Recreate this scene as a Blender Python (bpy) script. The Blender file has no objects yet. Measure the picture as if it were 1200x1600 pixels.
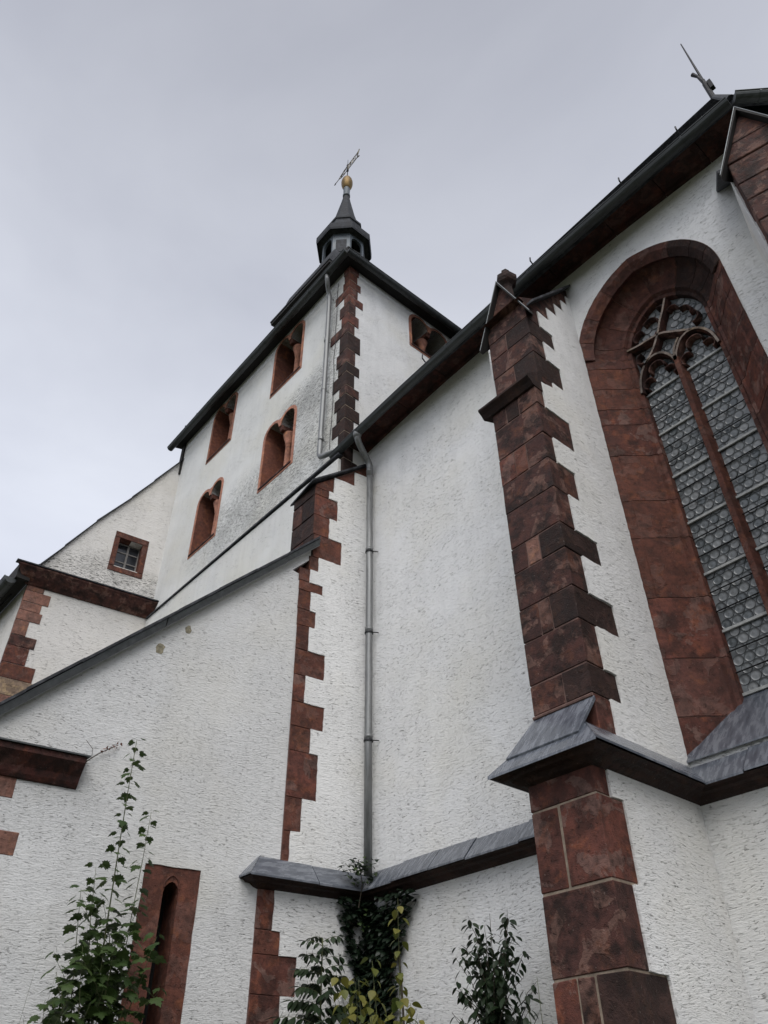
import bpy, bmesh, math, random
from mathutils import Vector, Matrix, noise
random.seed(7)
R = math.radians
scene = bpy.context.scene
col = scene.collection

# ------------------------------------------------------------------ camera
cam_d = bpy.data.cameras.new('Camera')
cam = bpy.data.objects.new('Camera', cam_d); col.objects.link(cam)
right = Vector((0.65399394, 0.75646006, -0.00775268))
down = Vector((-0.4817285, 0.40853064, -0.77526793))
fwd = Vector((-0.58329202, 0.51075521, 0.63158494))
m = Matrix((right, -down, -fwd)).transposed().to_4x4()
m.translation = Vector((0, 0, 1.6))
cam.matrix_world = m
cam_d.sensor_fit = 'VERTICAL'; cam_d.sensor_height = 36; cam_d.sensor_width = 27
cam_d.lens = 1222 / 1600 * 36
cam_d.clip_start = 0.05; cam_d.clip_end = 5000
scene.camera = cam

# ------------------------------------------------------------------ sky, sun, exposure
SUN_EL, SUN_AZ = 50, -42          # degrees; azimuth of the sun measured from +x
world = bpy.data.worlds.new('World'); scene.world = world
world.use_nodes = True
wn, wl = world.node_tree.nodes, world.node_tree.links
wn.clear()
w_out = wn.new('ShaderNodeOutputWorld'); w_bg = wn.new('ShaderNodeBackground')
sky = wn.new('ShaderNodeTexSky'); sky.sky_type = 'NISHITA'; sky.sun_disc = False
sky.sun_elevation = R(SUN_EL); sky.sun_rotation = R(90 - SUN_AZ)
sky.dust_density = 4.0; sky.air_density = 1.0
hs = wn.new('ShaderNodeHueSaturation'); hs.inputs['Saturation'].default_value = 0.3
tc = wn.new('ShaderNodeTexCoord')
nz = wn.new('ShaderNodeTexNoise'); nz.inputs['Scale'].default_value = 2.2; nz.inputs['Detail'].default_value = 5; nz.inputs['Distortion'].default_value = 0.3
nz.inputs['Roughness'].default_value = 0.5
cr = wn.new('ShaderNodeValToRGB')
cr.color_ramp.elements[0].position = 0.28; cr.color_ramp.elements[0].color = (4.3, 4.48, 5.2, 1)
cr.color_ramp.elements[1].position = 0.75; cr.color_ramp.elements[1].color = (5.75, 5.95, 6.6, 1)
sx = wn.new('ShaderNodeSeparateXYZ'); wl.new(tc.outputs['Generated'], sx.inputs[0])
el = wn.new('ShaderNodeValToRGB')
el.color_ramp.elements[0].position = 0.55; el.color_ramp.elements[0].color = (1.26, 1.275, 1.28, 1)
el.color_ramp.elements[1].position = 0.98; el.color_ramp.elements[1].color = (0.66, 0.66, 0.672, 1)
wl.new(sx.outputs['Z'], el.inputs['Fac'])
mg = wn.new('ShaderNodeMixRGB'); mg.blend_type = 'MULTIPLY'; mg.inputs['Fac'].default_value = 1.0
mx = wn.new('ShaderNodeMixRGB'); mx.inputs['Fac'].default_value = 0.85
mpw = wn.new('ShaderNodeMapping'); mpw.inputs['Scale'].default_value = (1.0, 1.0, 2.2); mpw.inputs['Location'].default_value = (0.3, 1.7, 0.4)
wl.new(tc.outputs['Generated'], mpw.inputs['Vector']); wl.new(mpw.outputs[0], nz.inputs['Vector'])
wl.new(nz.outputs['Fac'], cr.inputs['Fac'])
wl.new(sky.outputs['Color'], hs.inputs['Color'])
wl.new(hs.outputs['Color'], mx.inputs['Color1']); wl.new(cr.outputs['Color'], mg.inputs['Color1']); wl.new(el.outputs['Color'], mg.inputs['Color2']); wl.new(mg.outputs[0], mx.inputs['Color2'])
wl.new(mx.outputs['Color'], w_bg.inputs['Color'])
w_bg.inputs['Strength'].default_value = 0.1
wl.new(w_bg.outputs['Background'], w_out.inputs['Surface'])

sun_d = bpy.data.lights.new('Sun', 'SUN'); sun_d.energy = 1.5; sun_d.angle = R(50); sun_d.color = (1.0, 0.97, 0.93)
sun = bpy.data.objects.new('Sun', sun_d); col.objects.link(sun)
sdir = Vector((math.cos(R(SUN_EL)) * math.cos(R(SUN_AZ)), math.cos(R(SUN_EL)) * math.sin(R(SUN_AZ)), math.sin(R(SUN_EL))))
sun.rotation_euler = sdir.to_track_quat('Z', 'Y').to_euler()
sun.location = (10, -10, 20)

vs = scene.view_settings
vs.view_transform = 'Standard'; vs.look = 'None'; vs.gamma = 1.0; vs.exposure = 0.45; vs.use_curve_mapping = False
scene.render.engine = 'CYCLES'
scene.cycles.use_denoising = True

# ------------------------------------------------------------------ materials
class NT:
    def __init__(s, name):
        s.m = bpy.data.materials.new(name); s.m.use_nodes = True
        s.n, s.l = s.m.node_tree.nodes, s.m.node_tree.links
        s.b = s.n['Principled BSDF']
    def add(s, t, **kw):
        nd = s.n.new(t)
        for k, v in kw.items():
            if k in nd.inputs: nd.inputs[k].default_value = v
            else: setattr(nd, k, v)
        return nd
    def link(s, a, b): s.l.new(a, b)
    def coord(s, scale=(1, 1, 1), rand=False, kind='Object'):
        t = s.add('ShaderNodeTexCoord'); mp = s.add('ShaderNodeMapping'); mp.inputs['Scale'].default_value = scale
        s.link(t.outputs[kind], mp.inputs['Vector'])
        if rand:
            oi = s.add('ShaderNodeObjectInfo'); mul = s.add('ShaderNodeVectorMath', operation='SCALE')
            cx = s.add('ShaderNodeCombineXYZ')
            for k in 'XYZ': s.link(oi.outputs['Random'], cx.inputs[k])
            s.link(cx.outputs[0], mul.inputs[0]); mul.inputs['Scale'].default_value = 37.0
            s.link(mul.outputs[0], mp.inputs['Location'])
        return mp.outputs[0]
    def noise(s, vec, scale, detail=4, rough=0.55, dist=0.0):
        n = s.add('ShaderNodeTexNoise'); n.inputs['Scale'].default_value = scale; n.inputs['Detail'].default_value = detail
        n.inputs['Roughness'].default_value = rough; n.inputs['Distortion'].default_value = dist
        s.link(vec, n.inputs['Vector']); return n.outputs['Fac']
    def ramp(s, fac, *stops):
        r = s.add('ShaderNodeValToRGB'); e = r.color_ramp.elements
        while len(e) < len(stops): e.new(0.5)
        for i, (p, c) in enumerate(stops):
            e[i].position = p; e[i].color = (c, c, c, 1) if isinstance(c, (int, float)) else (*c, 1)
        s.link(fac, r.inputs['Fac']); return r.outputs['Color']
    def mix(s, a, b, fac, mode='MIX'):
        x = s.add('ShaderNodeMixRGB', blend_type=mode)
        for sock, v in ((x.inputs['Color1'], a), (x.inputs['Color2'], b), (x.inputs['Fac'], fac)):
            if hasattr(v, 'links'): s.link(v, sock)
            elif isinstance(v, (int, float)): sock.default_value = v if sock.name == 'Fac' else (v, v, v, 1)
            else: sock.default_value = (*v, 1)
        return x.outputs[0]
    def math(s, op, a, b=0.0):
        x = s.add('ShaderNodeMath', operation=op)
        for i, v in enumerate((a, b)):
            if hasattr(v, 'links'): s.link(v, x.inputs[i])
            else: x.inputs[i].default_value = v
        return x.outputs[0]
    def rand(s): return s.add('ShaderNodeObjectInfo').outputs['Random']
    def bump(s, h, dist=0.01, strength=1.0, prev=None):
        b = s.add('ShaderNodeBump'); b.inputs['Distance'].default_value = dist; b.inputs['Strength'].default_value = strength
        s.link(h, b.inputs['Height'])
        if prev: s.link(prev, b.inputs['Normal'])
        return b.outputs['Normal']
    def done(s, color=None, rough=None, normal=None, metal=None, spec=None):
        for k, v in (('Base Color', color), ('Roughness', rough), ('Metallic', metal), ('Specular IOR Level', spec)):
            if v is None: continue
            if hasattr(v, 'links'): s.link(v, s.b.inputs[k])
            else: s.b.inputs[k].default_value = (*v, 1) if isinstance(v, tuple) else v
        if normal: s.link(normal, s.b.inputs['Normal'])
        return s.m

def plaster(name, tone=(0.86, 0.862, 0.858), coarse=1.0, stain=0.0, pits=0.0, blobs=()):
    t = NT(name)
    v0 = t.coord()
    warp = t.add('ShaderNodeTexNoise'); warp.inputs['Scale'].default_value = 1.1; warp.inputs['Detail'].default_value = 2
    t.link(v0, warp.inputs['Vector'])
    vm = t.add('ShaderNodeVectorMath', operation='MULTIPLY_ADD')
    t.link(warp.outputs['Color'], vm.inputs[0]); vm.inputs[1].default_value = (0.2, 0.2, 0.22); t.link(v0, vm.inputs[2])
    sc = t.add('ShaderNodeMapping'); sc.inputs['Scale'].default_value = (4.6, 4.6, 24.0); t.link(vm.outputs[0], sc.inputs['Vector'])
    vs_ = sc.outputs[0]
    streak = t.noise(vs_, 1.5 * coarse, 6, 0.66, 0.8)
    streak2 = t.noise(vs_, 3.4 * coarse, 5, 0.64, 0.8)
    fine = t.noise(v0, 42, 4, 0.7)
    big = t.noise(v0, 0.7, 3, 0.5)
    patch = t.noise(v0, 1.05, 5, 0.62, 0.4)
    run = t.noise(t.coord((5.0, 5.0, 0.45)), 1.6, 4, 0.6, 0.3)
    # grooves where the float dragged the mortar
    groove = t.ramp(streak2, (0.335 + pits, 0.0), (0.39 + pits, 1.0))
    gate = t.ramp(patch, (0.34, 0.2), (0.55, 1.0))
    grv = t.mix(1.0, groove, gate)                      # 0 in a groove
    h = t.math('ADD', t.math('MULTIPLY', streak, 0.55), t.math('MULTIPLY', streak2, 0.42))
    h = t.math('ADD', h, t.math('MULTIPLY', fine, 0.30))
    h = t.math('ADD', h, t.math('MULTIPLY', grv, 0.5))
    nb = t.bump(t.math('ADD', big, 0.0), 0.05, 0.6)
    nb = t.bump(h, 0.021, 0.95, nb)
    c = t.mix(tone, tuple(x * 0.88 for x in tone), t.ramp(patch, (0.35, 0.0), (0.75, 1.0)))
    c = t.mix(c, (tone[0] * 0.92, tone[1] * 0.90, tone[2] * 0.84), t.ramp(big, (0.45, 0.0), (0.7, 0.8)))
    c = t.mix(c, t.ramp(run, (0.36, 0.82), (0.56, 1.0)), 0.22, 'MULTIPLY')
    dirt = t.ramp(grv, (0.05, 1.0), (0.6, 0.0))
    c = t.mix(c, (0.13, 0.125, 0.115), t.math('MULTIPLY', dirt, 0.72))
    if stain > 0:
        sep = t.add('ShaderNodeSeparateXYZ'); geo = t.add('ShaderNodeNewGeometry'); t.link(geo.outputs['Position'], sep.inputs[0])
        tot = None
        for (bx_, bz_, rx_, rz_, k_) in blobs:
            dx = t.math('DIVIDE', t.math('SUBTRACT', sep.outputs['X'], bx_), rx_)
            dz = t.math('DIVIDE', t.math('SUBTRACT', sep.outputs['Z'], bz_), rz_)
            d2 = t.math('ADD', t.math('MULTIPLY', dx, dx), t.math('MULTIPLY', dz, dz))
            f = t.math('MULTIPLY', t.math('MAXIMUM', t.math('SUBTRACT', 1.0, d2), 0.0), k_)
            tot = f if tot is None else t.math('MAXIMUM', tot, f)
        crack = t.ramp(streak2, (0.40, 1.0), (0.50, 0.0))
        blot = t.ramp(patch, (0.38, 0.0), (0.62, 1.0))
        f = t.math('MULTIPLY', tot, t.math('MAXIMUM', t.math('MULTIPLY', crack, 1.3), t.math('MULTIPLY', blot, 0.3)))
        c = t.mix(c, (0.085, 0.085, 0.078), t.math('MINIMUM', t.math('MULTIPLY', f, stain), 0.88))
    return t.done(c, 0.93, nb, spec=0.15)

def sandstone(name, c1, c2, dark=(0.024, 0.014, 0.012), crust=0.5, repair=0.35, vary=0.7, repair_c=(0.20, 0.125, 0.105)):
    t = NT(name)
    v = t.coord(rand=True); vr = t.rand()
    a = t.noise(v, 3.2, 5, 0.6); b = t.noise(v, 13, 6, 0.68); f = t.noise(v, 90, 3, 0.7)
    wv = t.coord((1.5, 1.5, 9), rand=True); lay = t.noise(wv, 2.0, 4, 0.6, 0.3)
    c = t.mix(c1, c2, t.ramp(a, (0.35, 0.0), (0.65, 1.0)))
    c = t.mix(c, t.mix(c2, c1, vr), 0.6 * vary)
    br = t.math('ADD', 1.0 - vary * .5, t.math('MULTIPLY', vr, vary))
    cmb = t.add('ShaderNodeCombineXYZ')
    for k in 'XYZ': t.link(br, cmb.inputs[k])
    c = t.mix(c, cmb.outputs[0], 0.75, 'MULTIPLY')
    c = t.mix(c, t.ramp(lay, (0.3, 0.62), (0.7, 1.15)), 0.15, 'MULTIPLY')
    rep = t.ramp(t.noise(v, 4.2, 6, 0.58, 0.5), (0.53, 0.0), (0.56, 1.0))
    c = t.mix(c, repair_c, t.math('MULTIPLY', rep, min(1, repair * 1.2)))
    rus = t.ramp(t.noise(v, 5.5, 6, 0.65, 0.4), (0.53, 0.0), (0.66, 1.0))
    c = t.mix(c, (c1[0] * 1.5, c1[1] * 1.45, c1[2] * 1.1), t.math('MULTIPLY', rus, 0.7))
    cru = t.ramp(t.noise(v, 4.6, 7, 0.66), (0.46, 0.0), (0.60, 1.0))
    c = t.mix(c, dark, t.math('MULTIPLY', cru, min(.92, crust * 1.25)))
    c = t.mix(c, t.ramp(b, (0.3, 0.42), (0.75, 1.55)), 0.75, 'MULTIPLY')
    sp = t.ramp(t.noise(v, 45, 2, 0.5), (0.70, 0.0), (0.76, 1.0))
    c = t.mix(c, (0.34, 0.28, 0.24), t.math('MULTIPLY', sp, 0.3))
    pit = t.ramp(t.noise(v, 26, 3, 0.6), (0.27, 0.0), (0.36, 1.0))
    h = t.math('ADD', t.math('ADD', t.math('ADD', t.math('MULTIPLY', b, 0.8), t.math('MULTIPLY', lay, 0.15)), t.math('MULTIPLY', f, 0.45)), t.math('ADD', t.math('MULTIPLY', pit, 0.5), t.math('MULTIPLY', rep, 0.25)))
    nb = t.bump(h, 0.016, 0.9)
    return t.done(c, t.ramp(b, (0.3, 0.6), (0.7, 0.92)), nb, spec=0.22)

def simple(name, c, rough=0.6, metal=0.0, nscale=8, var=0.35, bump=0.003, spec=0.4, c2=None, stretch=(1, 1, 1)):
    t = NT(name); v = t.coord(stretch, rand=True)
    a = t.noise(v, nscale, 5, 0.6); b = t.noise(v, nscale * 6, 3, 0.6)
    k = t.ramp(a, (0.3, 1 - var), (0.7, 1 + var))
    cc = t.mix(c, c2 if c2 else c, t.ramp(a, (0.4, 0.0), (0.65, 1.0)))
    cc = t.mix(cc, k, 1.0, 'MULTIPLY')
    nb = t.bump(t.math('ADD', a, t.math('MULTIPLY', b, 0.4)), bump, 0.7)
    return t.done(cc, t.ramp(a, (0.3, max(0.05, rough - 0.1)), (0.7, min(1, rough + 0.12))), nb, metal, spec)

M = {}
M['plaster'] = plaster('plaster_chancel', coarse=1.2, pits=.013)
M['plaster_side'] = plaster('plaster_side', (0.85, 0.848, 0.838), 1.1, pits=.008)
M['plaster_annex'] = plaster('plaster_annex', (0.72, 0.72, 0.715), 1.3, pits=.002)  # duller than the chancel plaster: shade on the annex put into the colour
M['plaster_tower'] = plaster('plaster_tower', (0.79, 0.795, 0.78), 0.9, 1.3, 0.0,
    ((-9.1, 13.5, 1.6, 0.9, 1.0), (-8.9, 12.2, 0.9, 1.5, 0.8), (-10.6, 11.9, 3.4, 1.1, 0.9), (-11.6, 12.0, 1.2, 1.2, 0.6), (-8.5, 15.0, 0.35, 2.4, 0.7)))
M['plaster_west'] = plaster('plaster_west', (0.74, 0.72, 0.69), 0.8, 1.0, 0.0, ((-15.3, 11.75, 3.0, 0.5, 0.9), (-15.25, 11.75, 0.12, 0.7, 0.9)))
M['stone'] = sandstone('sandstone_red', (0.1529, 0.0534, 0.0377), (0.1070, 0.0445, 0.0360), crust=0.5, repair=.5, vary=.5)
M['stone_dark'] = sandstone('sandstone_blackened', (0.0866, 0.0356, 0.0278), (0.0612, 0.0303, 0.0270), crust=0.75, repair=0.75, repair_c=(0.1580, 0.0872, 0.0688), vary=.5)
M['stone_black'] = sandstone('sandstone_sooty_shaded', (0.036, 0.019, 0.016), (0.027, 0.016, 0.014), crust=.7, repair=.2, repair_c=(0.10, 0.055, 0.045))  # blackened stone; on the string course moulding it paints in shade
M['stone_rust'] = sandstone('sandstone_rust', (0.1372, 0.0519, 0.0351), (0.1078, 0.0424, 0.0316), crust=0.35, repair=0.2, vary=.3)
M['stone_pale'] = sandstone('sandstone_pale', (0.27, 0.135, 0.100), (0.215, 0.108, 0.084), crust=0.25, repair=0.3, vary=.4)
M['stone_tan'] = sandstone('sandstone_tan', (0.30, 0.225, 0.165), (0.25, 0.175, 0.125), crust=0.15, repair=0.0)
M['window_stone'] = sandstone('sandstone_window', (0.1376, 0.0552, 0.0410), (0.1070, 0.0498, 0.0426), crust=0.35, repair=0.3)
M['painted_stone'] = sandstone('painted_window_stone', (0.42, 0.195, 0.135), (0.36, 0.165, 0.115), crust=0.1, repair=0.1)
M['reveal'] = sandstone('reveal_stone', (0.1936, 0.0730, 0.0475), (0.1529, 0.0587, 0.0410), crust=0.12, repair=0.05)
M['mortar'] = simple('mortar', (0.165, 0.105, 0.09), 0.95, nscale=14, var=0.3, bump=0.006, spec=0.1)
M['mortar_pale'] = simple('mortar_pale', (0.25, 0.20, 0.155), 0.95, nscale=14, var=0.3, bump=0.008, spec=0.1)
M['mortar_joint'] = simple('mortar_joint', (0.21, 0.135, 0.112), 0.95, nscale=14, var=0.3, bump=0.006, spec=0.1)
M['mortar_dark'] = simple('mortar_dark', (0.15, 0.09, 0.078), 0.95, nscale=14, var=0.3, bump=0.006, spec=0.1)
M['cornice'] = sandstone('sandstone_cornice', (0.0764, 0.0267, 0.0213), (0.0510, 0.0241, 0.0205), crust=0.7, repair=0.15, vary=.4)
M['zinc_dark'] = simple('zinc_gutter', (0.068, 0.073, 0.074), 0.5, 0.45, 5, 0.3, 0.002, stretch=(0.5, 3, 3))
M['zinc'] = simple('zinc_pipe', (0.22, 0.225, 0.225), 0.5, 0.55, 6, 0.25, 0.002, stretch=(3, 3, 0.5))
M['slate'] = simple('ledge_slate', (0.085, 0.096, 0.118), 0.24, 0.0, 9, 0.3, 0.003, 0.8, (0.135, 0.145, 0.165), (2.2, .5, .5))
M['slate_roof'] = simple('roof_slate', (0.028, 0.030, 0.035), 0.72, 0.0, 9, 0.5, 0.008, 0.25, (0.05, 0.052, 0.058))
M['slate_lantern'] = simple('lantern_slate', (0.034, 0.036, 0.042), 0.75, 0.0, 9, 0.45, 0.006, 0.2, (0.045, 0.048, 0.054))
M['lead'] = simple('lead_sheet', (0.095, 0.112, 0.128), 0.5, 0.25, 7, 0.3, 0.003)
M['dark'] = simple('dark_timber', (0.018, 0.016, 0.015), 0.8, 0, 8, 0.3, 0.004)
M['black'] = simple('unlit_interior_black_iron', (0.006, 0.006, 0.006), 0.95, 0, 8, 0.2, 0.0)  # paints dark interiors; on the tie bars it is black iron
M['gold'] = simple('gilded_ball', (0.17, 0.112, 0.045), 0.5, 0.8, 5, 0.3, 0.001)
M['iron'] = simple('iron', (0.03, 0.03, 0.033), 0.6, 0.6, 10, 0.3, 0.001)
M['vane'] = simple('vane_metal', (0.17, 0.15, 0.11), 0.5, 0.6, 10, 0.3, 0.001)
M['steel'] = simple('steel_edge', (0.22, 0.235, 0.24), 0.45, 0.6, 10, 0.2, 0.001)
M['bar'] = simple('saddle_bar', (0.34, 0.35, 0.34), 0.6, 0.1, 20, 0.25, 0.001)
M['came'] = simple('lead_came', (0.05, 0.054, 0.056), 0.6, 0.3, 20, 0.2, 0.001)
M['glass'] = simple('crown_glass', (0.24, 0.255, 0.265), 0.3, 0.0, 9, 0.3, 0.004, 0.5, (0.30, 0.31, 0.315))
M['glass_flat'] = simple('flat_glass', (0.15, 0.162, 0.168), 0.35, 0.0, 12, 0.3, 0.004, 0.6)
def glass_mat(name, c1, c2):
    t = NT(name); r = t.rand(); v = t.coord(rand=True); w_ = t.coord(kind='Object')
    c = t.mix(c1, c2, r); c = t.mix(c, t.ramp(t.noise(v, 14, 3), (0.3, 0.8), (0.7, 1.2)), 0.8, 'MULTIPLY')
    return t.done(c, t.ramp(r, (0.0, 0.12), (1.0, 0.4)), t.bump(t.noise(v, 20, 3), 0.004, 0.7), spec=0.6)
M['glass'] = glass_mat('crown_glass_varied', (0.085, 0.098, 0.105), (0.225, 0.235, 0.24))
M['pane'] = simple('window_pane', (0.02, 0.022, 0.026), 0.08, 0.0, 4, 0.2, 0.001, 0.6)
M['wood_grey'] = simple('weathered_wood', (0.20, 0.19, 0.18), 0.8, 0, 8, 0.3, 0.002)
M['bark'] = simple('bark', (0.055, 0.045, 0.032), 0.9, 0, 20, 0.4, 0.004)
M['twig'] = simple('green_twig', (0.075, 0.085, 0.035), 0.8, 0, 20, 0.3, 0.001)
M['cable'] = simple('cable', (0.02, 0.02, 0.02), 0.7, 0, 20, 0.1, 0.0)

def leaf_mat(name, c1, c2, rough=0.5, trans=0.25):
    t = NT(name); r = t.rand(); v = t.coord(rand=True)
    c = t.mix(c1, c2, r)
    c = t.mix(c, t.ramp(t.noise(v, 25, 3), (0.3, 0.75), (0.7, 1.25)), 0.7, 'MULTIPLY')
    tr = t.add('ShaderNodeBsdfTranslucent'); t.link(c, tr.inputs['Color'])
    mxs = t.add('ShaderNodeMixShader'); mxs.inputs[0].default_value = trans
    t.done(c, rough, spec=0.35)
    t.link(t.b.outputs[0], mxs.inputs[1]); t.link(tr.outputs[0], mxs.inputs[2])
    t.link(mxs.outputs[0], t.n['Material Output'].inputs['Surface'])
    return t.m
M['leaf_maple'] = leaf_mat('maple_leaf', (0.030, 0.058, 0.014), (0.060, 0.095, 0.026))
M['leaf_dark'] = leaf_mat('dark_leaf', (0.014, 0.028, 0.012), (0.028, 0.046, 0.02), 0.42, 0.15)
M['leaf_ivy'] = leaf_mat('ivy_leaf', (0.009, 0.018, 0.010), (0.018, 0.030, 0.014), 0.4, 0.1)
M['leaf_ivy_young'] = leaf_mat('young_ivy_leaf', (0.028, 0.050, 0.016), (0.055, 0.085, 0.028), 0.45, 0.2)
M['leaf_yellow'] = leaf_mat('yellowing_leaf', (0.075, 0.105, 0.022), (0.20, 0.18, 0.035), 0.5, 0.3)
M['leaf_red'] = leaf_mat('withered_leaf', (0.15, 0.04, 0.03), (0.20, 0.09, 0.05), 0.6, 0.2)
M['leaf_weed'] = leaf_mat('weed_leaf', (0.045, 0.065, 0.025), (0.07, 0.09, 0.04), 0.5, 0.25)

def ground_mat():
    t = NT('ground_grass'); v = t.coord(kind='Object')
    a = t.noise(v, 0.35, 5); b = t.noise(v, 9, 5, 0.7)
    c = t.mix((0.045, 0.062, 0.022), (0.075, 0.065, 0.042), t.ramp(a, (0.4, 0), (0.65, 1)))
    c = t.mix(c, t.ramp(b, (0.3, 0.6), (0.7, 1.3)), 1.0, 'MULTIPLY')
    return t.done(c, 0.95, t.bump(b, 0.06, 0.8))
M['ground'] = ground_mat()

# ------------------------------------------------------------------ mesh helpers
class MB:
    def __init__(s): s.v, s.f, s.mi = [], [], []
    def verts(s, ps): i = len(s.v); s.v += [tuple(p) for p in ps]; return list(range(i, i + len(ps)))
    def face(s, idx, mi=0): s.f.append(tuple(idx)); s.mi.append(mi)
    def hexa(s, c, mi=0):          # 8 corners: bottom loop 0-3, top loop 4-7
        i = s.verts(c)
        for q in ((3, 2, 1, 0), (4, 5, 6, 7), (0, 1, 5, 4), (1, 2, 6, 5), (2, 3, 7, 6), (3, 0, 4, 7)): s.face([i[k] for k in q], mi)
    def box(s, x0, x1, y0, y1, z0, z1, mi=0):
        s.hexa([(x0, y0, z0), (x1, y0, z0), (x1, y1, z0), (x0, y1, z0), (x0, y0, z1), (x1, y0, z1), (x1, y1, z1), (x0, y1, z1)], mi)
    def cbox(s, c, b=0.008, mi=0):  # chamfered hexahedron from 8 corners
        c = [Vector(p) for p in c]
        quads = ((3, 2, 1, 0), (4, 5, 6, 7), (0, 1, 5, 4), (1, 2, 6, 5), (2, 3, 7, 6), (3, 0, 4, 7))
        cen = sum(c, Vector()) / 8
        vi = {}
        for qi, q in enumerate(quads):
            for k in range(4):
                p = c[q[k]]; a = (c[q[k - 1]] - p); d = (c[q[(k + 1) % 4]] - p)
                la, ld = max(a.length, 1e-6), max(d.length, 1e-6)
                pp = p + a / la * min(b, la * .4) + d / ld * min(b, ld * .4)
                vi[(qi, q[k])] = s.verts([pp])[0]
        for qi, q in enumerate(quads): s.face([vi[(qi, k)] for k in q], mi)
        done = set()
        for qi, q in enumerate(quads):
            for k in range(4):
                e = (q[k], q[(k + 1) % 4]); key = frozenset(e)
                if key in done: continue
                for qj, r in enumerate(quads):
                    if qj != qi and e[0] in r and e[1] in r:
                        s.face((vi[(qi, e[1])], vi[(qi, e[0])], vi[(qj, e[0])], vi[(qj, e[1])]), mi); done.add(key)
        for k in range(8):
            fs = [qi for qi, q in enumerate(quads) if k in q]
            s.face([vi[(f, k)] for f in fs], mi)
    def tube(s, pts, rad, seg=10, cap=True, mi=0):
        pts = [Vector(p) for p in pts]; n = len(pts)
        rads = rad if isinstance(rad, (list, tuple)) else [rad] * n
        prev = None; rings = []
        for i, p in enumerate(pts):
            d = (pts[min(i + 1, n - 1)] - pts[max(i - 1, 0)]).normalized()
            if prev is None:
                a = d.orthogonal().normalized()
            else:
                a = (prev - d * prev.dot(d)).normalized()
            prev = a; b = d.cross(a)
            rings.append(s.verts([p + (a * math.cos(2 * math.pi * k / seg) + b * math.sin(2 * math.pi * k / seg)) * rads[i] for k in range(seg)]))
        for i in range(n - 1):
            for k in range(seg):
                s.face((rings[i][k], rings[i][(k + 1) % seg], rings[i + 1][(k + 1) % seg], rings[i + 1][k]), mi)
        if cap:
            s.face(rings[0][::-1], mi); s.face(rings[-1], mi)
    def lathe(s, c, prof, seg=16, mi=0, rot=0.0):
        c = Vector(c); rings = []
        for r, z in prof:
            rings.append(s.verts([c + Vector((r * math.cos(rot + 2 * math.pi * k / seg), r * math.sin(rot + 2 * math.pi * k / seg), z)) for k in range(seg)]))
        for i in range(len(rings) - 1):
            for k in range(seg):
                s.face((rings[i][k], rings[i][(k + 1) % seg], rings[i + 1][(k + 1) % seg], rings[i + 1][k]), mi)
        s.face(rings[0][::-1], mi); s.face(rings[-1], mi)
    def prism(s, fr, poly, d0, d1, mi=0, inset=0.0):      # poly in (u,z); d outward; fr a Frame
        a = s.verts([fr(u, z, d0) for u, z in poly])
        top = poly
        b = s.verts([fr(u, z, d1 - inset) for u, z in poly])
        n = len(poly)
        for k in range(n): s.face((a[k], a[(k + 1) % n], b[(k + 1) % n], b[k]), mi)
        s.face(a[::-1], mi)
        if inset:
            cu = sum(p[0] for p in poly) / n; cz = sum(p[1] for p in poly) / n
            t = s.verts([fr(u + (cu - u) * min(.4, inset / max(abs(cu - u), 1e-4)), z + (cz - z) * min(.4, inset / max(abs(cz - z), 1e-4)), d1) for u, z in poly])
            for k in range(n): s.face((b[k], b[(k + 1) % n], t[(k + 1) % n], t[k]), mi)
            s.face(t, mi)
        else: s.face(b, mi)
    def sheet(s, fr, outer, holes, d0, d1, mi=0):          # polygon with holes, extruded d0..d1
        bm = bmesh.new(); loops = []
        for loop in [outer] + holes:
            vs_ = [bm.verts.new((u, z, 0)) for u, z in loop]
            for k in range(len(vs_)): bm.edges.new((vs_[k], vs_[(k + 1) % len(vs_)]))
            loops.append(vs_)
        bmesh.ops.triangle_fill(bm, use_beauty=True, edges=bm.edges[:])
        bm.verts.index_update()
        base = [(v.co.x, v.co.y) for v in bm.verts]
        A = s.verts([fr(u, z, d1) for u, z in base]); B = s.verts([fr(u, z, d0) for u, z in base])
        for f in bm.faces:
            idx = [v.index for v in f.verts]
            if f.normal.z < 0: idx = idx[::-1]
            s.face([A[i] for i in idx], mi); s.face([B[i] for i in idx[::-1]], mi)
        for vs_ in loops:
            ids = [v.index for v in vs_]
            for k in range(len(ids)):
                i, j = ids[k], ids[(k + 1) % len(ids)]
                s.face((A[i], B[i], B[j], A[j]), mi)
        bm.free()
    def build(s, name, mats, parent=None, smooth=False, loc=None, recalc=True):
        me = bpy.data.meshes.new(name)
        o0 = Vector(parent_loc(parent)) if parent else Vector(loc or (0, 0, 0))
        me.from_pydata([tuple(Vector(p) - o0) for p in s.v], [], s.f)
        mats = mats if isinstance(mats, (list, tuple)) else [mats]
        for mm in mats: me.materials.append(M[mm] if isinstance(mm, str) else mm)
        for p, i in zip(me.polygons, s.mi): p.material_index = i
        if recalc:
            bm = bmesh.new(); bm.from_mesh(me); bmesh.ops.recalc_face_normals(bm, faces=bm.faces[:]); bm.to_mesh(me); bm.free()
        if smooth:
            for p in me.polygons: p.use_smooth = True
        me.update()
        o = bpy.data.objects.new(name, me); col.objects.link(o)
        if parent: o.parent = parent
        elif loc: o.location = loc
        return o

def parent_loc(o):
    v = Vector((0, 0, 0))
    while o: v += o.location; o = o.parent
    return v

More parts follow.
